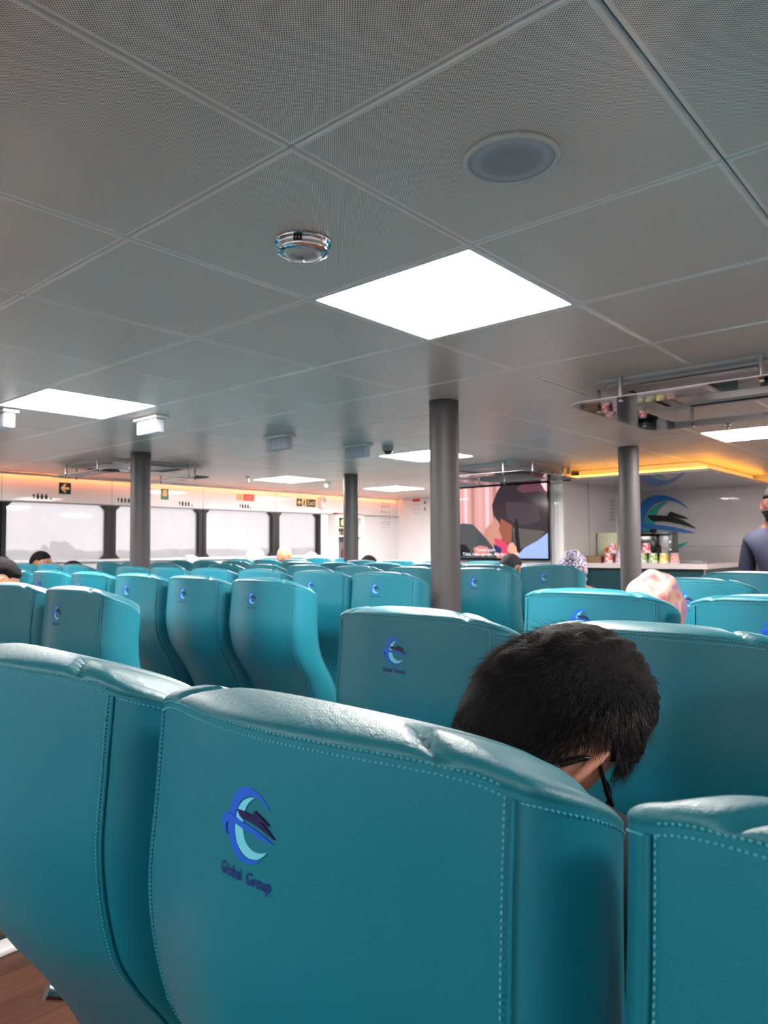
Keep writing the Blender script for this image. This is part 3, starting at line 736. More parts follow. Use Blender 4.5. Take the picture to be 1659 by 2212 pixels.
# emergency lights with clear louvred cells
CLEAR = mat('clear_prism_plastic', (225, 228, 240), rough=.25, trans=.25, ior=1.3)
def emlight(x, y, lb, L_=.21, hang=0.):
    t = empty('emergency_light', (x, y, H - hang), label=lb, cat='emergency light', group='clear louvred emergency lights')
    q = MB(); q.box((0, 0, -.010), (L_ + .04, .085, .018), bev=.005); q.build('housing', WHITEP, t)
    q = MB(); n_ = 7; cw = L_ / n_
    for i in range(n_): q.box((-L_ / 2 + cw * (i + .5), 0, -.060), (cw * .86, .06, .078), bev=.008)
    q.build('prism_lens', CLEAR, t)
    q = MB(); q.tube([(-L_ / 2 + .01, 0, -.05), (L_ / 2 - .01, 0, -.05)], .007); q.build('lamp_tube', WHITEP, t)
emlight(-3.75, 2.25, 'clear ribbed emergency light under the ceiling, directly right of the left lit panel')
emlight(-3.75, 3.22, 'clear ribbed emergency light under the ceiling, middle of the row of three')
emlight(-3.66, 3.90, 'clear ribbed emergency light under the ceiling, beside the small camera dome')
emlight(-4.50, 6.60, 'bright clear ribbed emergency light in front of the television top')
emlight(-4.18, 1.60, 'clear ribbed emergency light cut off at the left edge beside the lit panel')
# CCTV / smoke detector / sprinklers
def dome(x, y, lb, body, lens, r=.045):
    t = empty('ceiling_camera', (x, y, H), label=lb, cat='camera')
    q = MB(); q.lathe([(r, 0), (r, -.03), (r * .85, -.038)][::-1], n=24); q.build('camera_base', body, t)
    q = MB(); q.lathe([(0, -.065), (r * .4, -.060), (r * .68, -.048), (r * .75, -.036)], n=24); q.build('camera_dome', lens, t)
dome(-3.55, 4.12, 'small grey camera dome on the ceiling beside an emergency light', GREYPL, mat('smoked_dome', (60, 62, 66), rough=.1))
dome(-6.10, 5.98, 'small white camera dome on the ceiling between the two far lit panels', WHITEP, WHITEP, .04)
def sprinkler(x, y, lb):
    t = empty('sprinkler_head', (x, y, H), label=lb, cat='sprinkler')
    q = MB(); q.lathe([(0, -.001), (.025, -.001), (.022, -.008), (.008, -.010), (.008, -.035), (0, -.036)][::-1], n=20); q.build('pipe_cup', STEEL, t)
    q = MB(); q.lathe([(0, -.050), (.018, -.050), (.018, -.047), (.003, -.046), (.003, -.036)], n=16); q.build('spray_plate', CHROME, t)
sprinkler(-6.18, 4.87, 'small sprinkler head on the ceiling above the left windows')
sprinkler(-1.341, 4.833, 'small sprinkler head on the ceiling beside the right lit panel')
# small bullet camera on the partition corner
t = empty('bullet_camera', (PX1 + .05, PY - .06, 1.965), label='small black camera on the wall corner between television and bar', cat='camera')
q = MB(); q.tube([(-.03, 0, 0), (.05, .0, -.004)], .012, n=14); q.build('camera_body', BLACKG, t)
q = MB(); q.tube([(-.03, 0, 0), (-.05, .03, .0), (-.05, .055, 0)], .006); q.build('bracket', WHITEP, t)
t = empty('amber_reflection', (-3.32, 6.60, 2.005), label='small glowing ball imitating an amber reflection above the black corner camera', cat='lamp')  # glowing globe stands in for an orange reflection; no lamp hangs here
q = MB(); q.lathe([(0, -.03), (.016, -.026), (.022, -.012), (.016, 0)], n=20); q.build('reflection_globe', mat('amber_reflection_glow', (240, 160, 90), rough=.3, emit=(255, 150, 70), estr=.8), t)
q = MB(); q.lathe([(.02, 0), (.02, .055)], n=16); q.build('globe_mount', STEEL, t)

# ---------------------------------------------------------------- television
TVM = bpy.data.materials.new('television_picture')
tvx0, tvx1, tvz0, tvz1 = -5.01, -3.595, 1.15, 1.965
tvm = frame(((tvx0 + tvx1) / 2, PY - .06, (tvz0 + tvz1) / 2), (1, 0, 0), (0, -1, 0))
t = empty('television', (0, 0, 0), label='large black framed television showing a film scene with subtitles, partly behind a column', cat='television')
t.matrix_world = tvm
TW, TH = tvx1 - tvx0, tvz1 - tvz0
q = MB(); q.box((0, 0, -.02), (TW, TH, .05), bev=.006); q.build('bezel', BLACKG, t)
def emi(name, rgb, s_=.95):
    return mat(name, (5, 5, 5), rough=.12, emit=rgb, estr=s_)
SC = {}
def scr(poly, rgb, z, name='picture_shape'):
    if rgb not in SC: SC[rgb] = emi('screen_%d_%d_%d' % rgb, rgb)
    return SC[rgb]
tvp = MB(); mats_ = []; 
def P(u, v):  # fractions of the picture, u right, v down
    return ((u - .5) * (TW - .03), (.5 - v) * (TH - .04))
def pic(poly, rgb, lvl):
    mm = scr(poly, rgb, 0)
    if mm not in mats_: mats_.append(mm)
    tvp.cur = mats_.index(mm); tvp.prism([P(*p) for p in poly], .0055, .0058 + .0002 * lvl)
pic([(0, 0), (0, 1), (1, 1), (1, 0)], (205, 150, 150), 0)
for i in range(9):
    u0 = .05 + i * .068; pic([(u0, 0), (u0 + .006 - .004, .62), (u0 + .034, .62), (u0 + .036, 0)], [(228, 186, 190), (176, 122, 112), (214, 160, 150)][i % 3], 1)
pic([(.0, .14), (0, .18), (.30, .155), (.30, .145)], (235, 225, 225), 2)
pic([(0, .28), (0, .52), (.18, .5), (.18, .26)], (222, 190, 205), 2)
pic([(.04, .5), (.04, .62), (.12, .62), (.12, .5)], (30, 28, 34), 3)
pic([(.55, .45), (.45, .6), (.42, .85), (.5, 1), (.7, 1), (.7, .6)], (190, 130, 115), 2)
pic([(.10, 1), (.10, .66), (.14, .55), (.24, .5), (.34, .52), (.40, .62), (.46, .72), (.53, .86), (.56, 1)], (70, 72, 74), 4)
pic([(.08, .95), (.08, .62), (.14, .55), (.15, .9)], (30, 32, 60), 5)
pic([(.15, .86), (.19, .80), (.27, .81), (.31, .9), (.28, .98), (.18, .97)], (16, 15, 18), 6)
pic([(.34, .86), (.40, .82), (.47, .84), (.50, .95), (.36, .97)], (196, 128, 118), 6)
pic([(.53, .72), (.60, .74), (.70, .86), (.78, 1), (.64, 1), (.56, .86)], (205, 60, 95), 5)
pic([(.53, .80), (.60, .86), (.60, .93), (.54, .92)], (30, 40, 90), 6)
pic([(.60, .0), (.56, .10), (.52, .26), (.53, .40), (.58, .5), (.60, .62), (.62, .95), (.74, 1), (.86, 1), (1, .72), (1, 0)], (46, 38, 44), 4)
pic([(.78, .0), (.74, .06), (.80, .12), (.93, .10), (1, .16), (1, 0)], (92, 52, 66), 5)
pic([(.60, .45), (.58, .60), (.62, .78), (.69, .80), (.70, .55)], (142, 78, 60), 6)
pic([(.67, .80), (.70, .78), (.74, .86), (.75, .95), (.71, .97), (.65, .9)], (225, 160, 138), 6)
pic([(.70, .58), (.80, .6), (.98, .64), (.92, .78), (.78, .86), (.72, .98)], (84, 80, 74), 5)
pic([(.73, .46), (.745, .46), (.77, .9), (.74, .92), (.72, .7)], (18, 16, 20), 7)
pic([(.64, .22), (.78, .24), (.92, .3), (.94, .5), (.80, .56), (.66, .46)], (60, 54, 62), 5)
pic([(1, .66), (.92, .76), (.80, .86), (.72, 1), (1, 1)], (150, 170, 225), 7)
pic([(.95, .0), (.98, .09), (1, .12), (1, 0)], (230, 190, 195), 7)
tvp.build('screen', mats_, t, smooth=False)
sub = MB(); subm = emi('subtitle_white', (245, 245, 255), 1.0)
for line, v_, off in (('Terima kasih.', .885, .46), ('Tidak, tidak apa-apa. Aku bisa sendiri.', .945, .50)):
    a_, f_ = text_mesh(line, .048); c_ = P(off, v_); sub.add([(v.x + c_[0], v.y + c_[1], .0085) for v in a_], f_)
sub.build('subtitle_text', subm, t, smooth=False)
q = MB(); q.tube([(.70, .38, .01), (.73, .30, .012), (.727, .1, .005), (.722, -.2, .0), (.724, -.6, 0)], .006); o_ = q.build('cable', mat('grey_cable', (90, 92, 95), rough=.5), t)

# ---------------------------------------------------------------- bar
CZ = 1.118
t = empty('bar_counter', (-2.8, 7.2, 0), label='bar counter with white top and dark teal front below the canopy', cat='counter')
CW = mat('counter_top_white', (214, 206, 208), rough=.35); TEALD = mat('dark_teal_laminate', (14, 62, 72), rough=.35)
c0 = Vector((-2.8, 7.2, 0))
bx0, bx1, by0 = -3.445, -2.19, 7.10
q = MB(); q.box(((bx0 + bx1) / 2 - c0.x, by0 + .25 - c0.y, CZ - .025), (bx1 - bx0, .5, .05), bev=.003); q.box((bx1 - .25 - c0.x, by0 + .98 - c0.y, CZ - .025), (.5, .96, .05), bev=.003); q.build('counter_top', CW, t, smooth=False)
q = MB(); q.box(((bx0 + bx1) / 2 - c0.x - .01, by0 + .27 - c0.y, (CZ - .05) / 2), (bx1 - bx0 - .05, .42, CZ - .052)); q.box((bx1 - .27 - c0.x, by0 + .98 - c0.y, (CZ - .05) / 2), (.42, .92, CZ - .052)); q.build('counter_body', TEALD, t, smooth=False)
q = MB(); q.box((bx1 - .04 - c0.x, by0 + .056 - c0.y, .53), (.012, .012, 1.06)); q.build('corner_trim', STEEL, t, smooth=False)
# cups
CUPC = [((235, 90, 110), (250, 225, 215)), ((190, 165, 215), (240, 200, 215)), ((235, 130, 130), (240, 220, 235)), ((150, 190, 90), (225, 235, 220)), ((235, 205, 70), (250, 240, 190)), ((230, 190, 110), (205, 150, 200)), ((235, 70, 100), (255, 225, 230))]
def cupmat(i):
    a, b_ = CUPC[i]; M = mat('printed_cup_%s' % ['red', 'lilac', 'coral', 'green', 'yellow', 'tan', 'pink'][i], a, rough=.4)
    n = M.node_tree; pb = n.nodes['Principled BSDF']; t_ = n.nodes.new('ShaderNodeTexCoord'); v = n.nodes.new('ShaderNodeTexNoise'); v.inputs['Scale'].default_value = 38; v.inputs['Detail'].default_value = 1
    r = n.nodes.new('ShaderNodeValToRGB'); r.color_ramp.interpolation = 'CONSTANT'; r.color_ramp.elements[0].color = lin(a); r.color_ramp.elements[1].position = .5; r.color_ramp.elements[1].color = lin(b_)
    n.links.new(t_.outputs['Object'], v.inputs['Vector']); n.links.new(v.outputs[0], r.inputs[0]); n.links.new(r.outputs[0], pb.inputs['Base Color']); return M
def cup(x, y, z, i, lb):
    t_ = empty('noodle_cup', (x, y, z), label=lb, cat='cup', group='printed noodle cups on the bar')
    q = MB(); q.lathe([(.047, .003), (.036, .098), (.034, .1)], n=28); q.build('cup_body', cupmat(i), t_)
    q = MB(); q.lathe([(.0, 0), (.050, 0), (.050, .004), (.047, .006)], n=28); q.build('rim', WHITEP, t_)
    q = MB(); q.lathe([(0, .0995), (.034, .0995), (.034, .102), (0, .102)], n=28); q.build('cup_bottom', WHITEP, t_)
ys_ = 7.24
cup(-3.21, ys_, CZ, 0, 'red printed upturned cup on the bar, leftmost of the bottom row')
cup(-3.09, ys_, CZ, 1, 'lilac printed upturned cup on the bar, just left of the column')
cup(-3.165, ys_, CZ + .102, 2, 'coral printed upturned cup stacked on two others left of the column')
cup(-3.05, ys_, CZ + .102, 1, 'upper upturned cup half hidden by the left edge of the bar column')
cup(-2.85, ys_, CZ, 3, 'upturned cup in the bottom row just right of the column, mostly hidden')
cup(-2.815, ys_ + .0, CZ + .102, 6, 'pink printed upturned cup stacked on the right of the column')
cup(-2.745, ys_, CZ, 3, 'green printed upturned cup on the bar under the pink one')
cup(-2.64, ys_, CZ, 4, 'yellow printed upturned cup on the bar, second from the right')
cup(-2.535, ys_, CZ, 5, 'tan and purple printed upturned cup on the bar, rightmost')
# cream binder, boxes, tissue, orange toy
t = empty('storage_bin', (-3.33, 7.52, CZ), rz=.1, label='tall cream plastic bin standing on the bar behind the cardboard boxes', cat='bin')
q = MB(); q.box((0, 0, .16), (.22, .12, .32), bev=.012); q.build('bin_body', mat('cream_plastic', (214, 216, 190), rough=.5), t)
q = MB()
for k in range(5): q.box((-.08 + .04 * k, -.061, .16), (.006, .006, .27), bev=.002)
q.build('rib', mat('cream_rib', (196, 200, 172), rough=.5), t)
CARD = mat('cardboard', (186, 148, 112), rough=.8, var=(20, .12)); CARD2 = mat('dark_cardboard', (140, 112, 86), rough=.8)
def cbox(x, y, z, d, rz, M, lb):
    t = empty('cardboard_box', (x, y, z), rz, label=lb, cat='box', group='cardboard boxes on the bar')
    q = MB(); q.box((0, 0, d[2] / 2), d, bev=.002); q.build('carton', M, t)
    q = MB(); q.box((0, 0, d[2] + .0005), (d[0] * .98, .03, .001)); q.build('packing_tape', mat('tan_tape', (170, 125, 85), rough=.3), t)
    q = MB(); q.box((0, -d[1] * .3, d[2] + .003), (d[0], d[1] * .38, .003), bev=.001); q.build('flap', M, t)
cbox(-3.36, 7.22, CZ, (.15, .18, .07), .3, CARD2, 'brown cardboard box on the bar behind the patterned headscarf')
cbox(-3.20 + .02 - .09, 7.42, CZ, (.22, .16, .085), 0, CARD, 'tan cardboard box on the bar below the small orange ornament')
t = empty('orange_ornament', (-3.30, 7.40, CZ + .085 + .004), label='small orange round ornament on the cardboard box', cat='ornament')
q = MB(); q.lathe([(0, 0), (.018, 0), (.012, .02), (.01, .03)], n=16); q.build('ornament_foot', mat('orange_foot', (225, 130, 60), rough=.4), t)
q = MB(); q.lathe([(0, .028), (.018, .034), (.026, .052), (.02, .07), (0, .078)], n=20); q.build('ornament_head', mat('orange_plastic', (240, 140, 50), rough=.35), t)
t = empty('tissue', (-3.19, 7.47, CZ + .089), label='white tissue standing up from the cardboard box', cat='tissue')
q = MB(); q.v = [(-.04, -.01, 0), (.04, -.01, 0), (.04, .02, 0), (-.04, .02, 0), (-.005, 0, .075), (.01, .008, .055), (-.02, .0, .04)]; q.f = [(0, 1, 5, 4), (1, 2, 5), (2, 3, 6, 4), (3, 0, 4, 6), (2, 4, 5)]; q.mi = [0] * 5; q.build('tissue_sheet', WHITEP, t, smooth=False)
# coffee machine and dispenser
t = empty('coffee_machine', (-3.03, 7.72, CZ), label='black coffee machine on the bar behind the cups and column', cat='coffee machine')
q = MB(); q.box((0, 0, .145), (.36, .24, .29), bev=.015); q.box((0.02, .02, .305), (.28, .2, .03), bev=.01); q.build('machine_body', BLACKG, t)
q = MB(); q.lathe([(.03, .32), (.036, .33), (.036, .35), (.02, .355)][::1], c=(.11, 0, 0), n=18); q.lathe([(.02, .32), (.02, .345)], c=(-.04, 0, 0), n=14); q.build('top_knob', BLACK, t)
q = MB(); q.tube([(.19, -.12, .18), (.23, -.14, .17), (.235, -.14, .08), (.20, -.13, .06)], .012); q.build('handle', BLACK, t)
t = empty('drink_dispenser', (-2.79, 7.74, CZ), label='silver framed drink dispenser on the bar right of the black machine', cat='dispenser')
q = MB(); q.box((0, 0, .305), (.18, .2, .03), bev=.006); q.box((.08, 0, .16), (.022, .18, .29), bev=.006); q.box((-.08, 0, .16), (.02, .18, .29), bev=.006); q.box((0, 0, .012), (.18, .2, .024), bev=.005); q.build('dispenser_frame', mat('grey_metal', (95, 98, 102), rough=.3, metal=.7), t)
q = MB(); q.box((0, .02, .16), (.13, .12, .25), bev=.01); q.build('tank', mat('pale_tank', (205, 205, 212), rough=.2), t)
q = MB(); q.box((.07, -.085, .20), (.016, .012, .05), bev=.004); q.box((.07, -.085, .12), (.016, .012, .04), bev=.004); q.build('lever', CHROME, t)
t = empty('serving_tray', (-2.42, 7.42, CZ), label='flat grey tray lying on the bar right of the cups', cat='tray')
q = MB(); q.box((0, 0, .008), (.22, .14, .014), bev=.005); q.build('tray_plate', GREYPL, t)
q = MB()
for s_ in (-1, 1): q.box((0, s_ * .068, .018), (.22, .006, .012), bev=.002); q.box((s_ * .108, 0, .018), (.006, .13, .012), bev=.002)
q.build('tray_rim', GREYPL, t)
# wall logo
LB = mat('logo_blue', (58, 138, 226), rough=.3); LT = mat('logo_teal', (52, 186, 178), rough=.3); LK = mat('logo_black', (14, 14, 18), rough=.3)
t = empty('wall_emblem', (0, 0, 0), label='large blue teal and black crescent and boat emblem on the white wall behind the bar', cat='wall emblem')
t.matrix_world = frame((-3.22, 8.744, 1.535), (1, 0, 0), (0, -1, 0))
for nm, keys, M in (('crescent', (('blue', 0), ('swoosh', 0)), LB), ('inner_crescent', (('cyan', 0),), LT), ('boat', (('navy', 0), ('fin', 0)), LK)):
    e = MB()
    for n_, (k, mi) in enumerate(keys): e.prism([(a * .0135, b * .0135) for a, b in EM[k]], .001, {'crescent': .012, 'inner_crescent': .010, 'boat': .018}[nm] + (.003 if k == 'swoosh' else 0))
    e.build(nm, M, t, smooth=False)
# door with notice on the side wall of the bar recess
t = empty('door_1', (PX1, 8.05, 0)); t['kind'] = 'structure'
q = MB(); q.box((.006, .28, .95), (.012, .66, 1.9), bev=.003); q.build('door_leaf', WHITE, t)
q = MB(); q.tube([(.012, -.0, 1.57), (.05, -.0, 1.585), (.05, -.0, 1.81), (.012, -.0, 1.825)], .007); q.build('door_handle', mat('dark_handle', (70, 72, 76), rough=.3, metal=.6), t)
t = empty('wall_notice', (0, 0, 0), label='pale notice sheet with grey lines on the side wall left of the bar column', cat='notice')
t.matrix_world = frame((PX1 + .001, 7.90, 1.695), (0, 1, 0), (1, 0, 0))
q = MB(); q.box((0, 0, .001), (.17, .26, .002)); q.build('sheet', mat('notice_paper', (205, 206, 212), rough=.5), t, smooth=False)
q = MB()
for k in range(6): q.box((0, .10 - k * .04, .0022), (.10, .012, .001))
q.build('printed_line', mat('pale_grey_ink', (160, 162, 170), rough=.6), t, smooth=False)

# ---------------------------------------------------------------- signs on the window wall
def wall_sign(name, Y, Z, lb, cat_='sign', X=XL, xd=(0, 1, 0), zd=(1, 0, 0)):
    t = empty(name, label=lb, cat=cat_); t.matrix_world = frame((X, Y, Z), xd, zd); return t
LUMI = mat('luminous_cream', (222, 206, 160), rough=.5); DKG = mat('sign_dark_green', (12, 44, 30), rough=.4); GRN = mat('sign_green', (50, 120, 62), rough=.4)
RED = mat('sign_red', (214, 52, 56), rough=.4); INK = mat('black_ink', (26, 26, 28), rough=.5)
def arrow(q, cx_, cy_, s_, z): q.prism([(cx_ + a * s_, cy_ + b * s_) for a, b in ((-1, 0), (-.1, .95), (.35, .95), (-.2, .28), (1, .28), (1, -.28), (-.2, -.28), (.35, -.95), (-.1, -.95))], .002, z)
t = wall_sign('exit_arrow_sign', 3.47, 1.93, 'black and cream square arrow sign above the leftmost window')
q = MB(); q.box((0, 0, .0015), (.125, .118, .003)); q.build('plate', DKG, t, smooth=False)
q = MB(); arrow(q, 0, 0, .046, .0045); q.build('arrow', LUMI, t, smooth=False)
t = wall_sign('life_jacket_sign', 4.64, 1.928, 'small upright green sign with a life jacket picture behind the left column')
q = MB(); q.box((0, 0, .0015), (.10, .125, .003)); q.build('plate', GRN, t, smooth=False)
jk = [(-.5, -.7), (-.55, .3), (-.3, .8), (0, .95), (.3, .8), (.55, .3), (.5, -.7)]
q = MB(); q.prism([(a * .05, b * .048 + .008) for a, b in jk], .002, .0045); q.build('jacket_picture', LUMI, t, smooth=False)
q = MB(); q.lathe([(.008, .002), (.008, .0055)], c=(0, .02, 0), n=12); q.build('jacket_neck', GRN, t, smooth=False)
t = wall_sign('no_smoking_notice', 5.81, 1.945, 'round yellow prohibition mark beside a red notice above the third window')
q = MB(); q.box((0, 0, .001), (.30, .095, .002)); q.build('plate', mat('pale_notice', (225, 200, 170), rough=.5), t, smooth=False)
q = MB(); ring_prism(q, [(.034 * math.cos(a * PI / 12) - .095, .034 * math.sin(a * PI / 12)) for a in range(24)], [(.026 * math.cos(a * PI / 12) - .095, .026 * math.sin(a * PI / 12)) for a in range(24)], .0012, .004)
q.box((-.095, 0, .003), (.06, .008, .002), M=Matrix.Translation((0, 0, 0)) @ Matrix.Rotation(0, 4, 'Z')); q.build('prohibition_ring', mat('ochre', (200, 140, 70), rough=.5), t, smooth=False)
q = MB(); q.box((.05, 0, .002), (.165, .078, .003)); rd = q.build('red_panel', RED, t, smooth=False)
q = MB(); q.box((.05, .014, .0042), (.13, .012, .001)); q.box((.05, -.014, .0042), (.13, .010, .001)); q.build('printed_line', mat('pink_ink', (240, 150, 150), rough=.5), rd, smooth=False)
t = wall_sign('exit_sign', 6.86, 1.92, 'green and cream Exit sign with arrow and running figure above the fourth window')
q = MB(); q.box((0, 0, .0015), (.37, .115, .003)); q.build('plate', LUMI, t, smooth=False)
q = MB(); q.box((-.130, 0, .0025), (.095, .105, .003)); q.box((.088, 0, .0025), (.175, .105, .003)); q.build('dark_panel', DKG, t, smooth=False)
q = MB(); arrow(q, -.130, 0, .036, .006); a_, f_ = text_mesh('Exit', .10); q.add([(v.x * .95 + .088, v.y, .0055) for v in a_], f_); q.build('lettering', LUMI, t, smooth=False)
q = MB(); q.lathe([(.010, .003), (.010, .005)], c=(-.038, .036, 0), n=12); q.prism([(-.052, .024), (-.030, .026), (-.018, .004), (-.030, .004), (-.034, -.01), (-.020, -.045), (-.034, -.045), (-.045, -.02), (-.062, -.04), (-.066, -.03), (-.052, -.005)], .003, .005); q.build('running_figure', DKG, t, smooth=False)
# pictogram rows above each window
def jack_row(Y, Z, lb):
    t = wall_sign('seat_pictogram_sticker', Y, Z, lb, 'sticker'); t['group'] = 'small black figure stickers above the windows'
    def fig(q): q.build('printed_figure', INK, t, smooth=False)
    q = MB(); q.prism([(-.102, .005), (-.090, .005), (-.090, -.024), (-.080, -.024), (-.080, .005), (-.068, .005), (-.085, .026)], .0005, .0015); fig(q)
    for k in range(3):
        cx_ = -.045 + k * .042
        q = MB(); q.prism([(cx_ - .012, .010), (cx_ - .005, .013), (cx_ - .010, .022), (cx_, .032), (cx_ + .010, .022), (cx_ + .005, .013), (cx_ + .012, .010), (cx_ + .016, -.004), (cx_ + .008, -.008), (cx_ + .014, -.026), (cx_ - .014, -.026), (cx_ - .008, -.008), (cx_ - .016, -.004)], .0005, .0018); fig(q)
    q = MB(); q.prism([(.075, -.008), (.098, -.014), (.094, -.026), (.075, -.022)], .0005, .0015); fig(q)
jack_row(3.24, 1.832, 'row of small black figures on the wall above the leftmost window')
jack_row(4.15, 1.835, 'row of small black figures above the second window, half hidden by the column')
jack_row(4.925, 1.828, 'row of small black figures above the second window, right of the green sign')
jack_row(5.81, 1.832, 'row of small black figures under the red notice above the third window')
t = empty('wall_dispenser', (XL + .001, 7.135, 1.935), label='white wall mounted unit beside the Exit sign', cat='wall unit')
q = MB(); q.box((.035, 0, 0), (.07, .10, .17), bev=.012); q.build('unit_body', WHITEP, t)
q = MB(); q.box((.0715, .015, .03), (.003, .02, .04), bev=.001); q.build('indicator', GREYPL, t)
# cabinet with shelves
t = empty('shelf_cabinet', (XL, 7.58, 0), label='white open shelf cabinet at the end of the window wall, partly behind the far column', cat='cabinet')
q = MB(); D = .16
q.box((D / 2, -.27, .88), (D, .05, 1.76), bev=.004); q.box((D / 2, .27, .88), (D, .05, 1.76), bev=.004); q.box((D / 2, 0, 1.745), (D, .54, .04), bev=.004); q.build('cabinet_frame', WHITEP, t)
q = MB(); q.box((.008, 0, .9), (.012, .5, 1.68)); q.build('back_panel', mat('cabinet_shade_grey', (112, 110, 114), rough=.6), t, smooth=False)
for z in (.4, .85, 1.13, 1.46):
    q = MB(); q.box((D / 2, 0, z), (D - .01, .49, .018), bev=.003); q.build('shelf', WHITEP, t)
t2 = wall_sign('life_jacket_sign', 7.50, 1.655, 'cream and dark square life jacket sign in the shelf cabinet top', X=XL + .075)
q = MB(); q.box((0, 0, .0015), (.16, .17, .003)); q.build('plate', LUMI, t2, smooth=False)
q = MB(); q.box((0, 0, .0028), (.125, .135, .002)); q.build('dark_panel', DKG, t2, smooth=False)
q = MB(); q.prism([(a * .06, b * .058) for a, b in jk], .0035, .006); q.build('jacket_picture', LUMI, t2, smooth=False)
t2 = empty('pink_bag', (XL + .09, 7.60, 1.14), label='small crimson bag standing on the cabinet shelf', cat='bag')
q = MB(); q.prism([(-.075, 0), (.075, 0), (.085, .10), (.045, .19), (-.03, .205), (-.07, .12)], -.04, .04, M=Matrix.Rotation(PI / 2, 4, 'Z') @ Matrix.Rotation(PI / 2, 4, 'X')); q.build('bag_body', mat('crimson_cloth', (176, 36, 76), rough=.7), t2, smooth=False)
q = MB(); q.tube([(0, -.03, .19), (0, -.01, .25), (0, .03, .25), (0, .045, .18)], .006); q.build('bag_handle', mat('crimson_strap', (150, 30, 60), rough=.7), t2)
for k, (yy, c_, lb) in enumerate(((7.42, (150, 140, 120), 'small tan jar on the upper cabinet shelf'), (7.50, (110, 100, 96), 'small dark jar on the upper cabinet shelf'), (7.60, (160, 40, 90), 'small magenta cloth bundle on the upper cabinet shelf'))):
    t2 = empty('jar' if k < 2 else 'cloth_bundle', (XL + .08, yy, 1.469), label=lb, cat='jar' if k < 2 else 'cloth')
    q = MB(); q.lathe([(0, 0), (.026, 0), (.028, .05), (.02, .06)], n=18); q.build('jar_body' if k < 2 else 'folded_cloth', mat('small_item_%s' % ['tan', 'dark', 'magenta'][k], c_, rough=.5), t2)
    q = MB(); q.lathe([(.02, .06), (.022, .062), (.022, .075), (0, .077)], n=18); q.build('lid' if k < 2 else 'knot', BLACK if k < 2 else mat('magenta_knot', (140, 30, 80), rough=.6), t2)
t2 = empty('red_rod', (XL + .09, 7.6, 1.775), label='thin red rod with black tip lying on top of the cabinet', cat='rod')
q = MB(); q.tube([(0, -.22, .008), (0, .3, .008)], .006); q.build('shaft', RED, t2)
q = MB(); q.tube([(0, -.29, .008), (0, -.22, .008)], .010); q.build('tip', BLACK, t2)
# safety poster on far part of the window wall, red notice on the front wall
def textlines(q, w_, y0, y1, n_, z, r_):
    for k in range(n_):
        y = y0 + (y1 - y0) * k / max(1, n_ - 1); x = -w_ / 2
        while x < w_ / 2 - .01:
            L_ = r_.uniform(.012, .04); L_ = min(L_, w_ / 2 - x); q.box((x + L_ / 2, y, z), (L_, abs(y1 - y0) / n_ * .5, .0008)); x += L_ + .008
t = wall_sign('safety_poster', 8.55, 1.79, 'tall white safety poster with lines of small print on the far left wall', 'poster')
q = MB(); q.box((0, 0, .001), (.30, .42, .002)); q.build('sheet', mat('poster_paper', (226, 226, 228), rough=.4), t, smooth=False)
q = MB(); r_ = random.Random(2); textlines(q, .24, .19, .13, 3, .0025, r_)
for k in range(4): q.prism([(-.10 + k * .065 - .010, .04), (-.10 + k * .065 + .010, .04), (-.10 + k * .065 + .008, .085 - .008 * k), (-.10 + k * .065 - .008, .085 - .008 * k)], .002, .003)
textlines(q, .25, -.02, -.05, 2, .0025, r_); textlines(q, .25, -.18, -.19, 2, .0025, r_); q.build('black_print', mat('grey_print', (110, 110, 116), rough=.6), t, smooth=False)
q = MB(); textlines(q, .25, .02, .005, 2, .0025, r_); textlines(q, .24, -.09, -.15, 5, .0025, r_); q.build('coloured_print', mat('mauve_print', (188, 150, 172), rough=.6), t, smooth=False)
t = wall_sign('warning_notice', -7.02, 1.93, 'small notice with red heading and rows of symbols on the far front wall', X=0, xd=(1, 0, 0), zd=(0, -1, 0)); t.matrix_world = frame((-7.05, YF, 1.90), (1, 0, 0), (0, -1, 0))
q = MB(); q.box((0, 0, .001), (.17, .30, .002)); q.build('sheet', mat('warning_paper', (222, 222, 226), rough=.4), t, smooth=False)
q = MB(); q.box((0, .125, .0025), (.15, .04, .001)); q.build('red_heading', RED, t, smooth=False)
q = MB()
for a in range(3):
    for b in range(2): q.lathe([(.016, .002), (.016, .003)], c=(-.035 + .07 * b, .06 - a * .07, 0), n=14)
q.build('symbol', mat('faint_ochre', (205, 190, 180), rough=.6), t, smooth=False)
for k, zz in enumerate((1.985, 1.885)):
    t = wall_sign('hazard_triangle', 0, 0, ['upper', 'lower'][k] + ' small brown hazard triangle sticker beside the red headed notice'); t.matrix_world = frame((-6.88, YF, zz), (1, 0, 0), (0, -1, 0))
    q = MB(); q.prism([(-.024, -.02), (.024, -.02), (0, .03)], .0005, .003); q.build('triangle', mat('hazard_brown_%d' % k, (120, 84, 50), rough=.5), t, smooth=False)

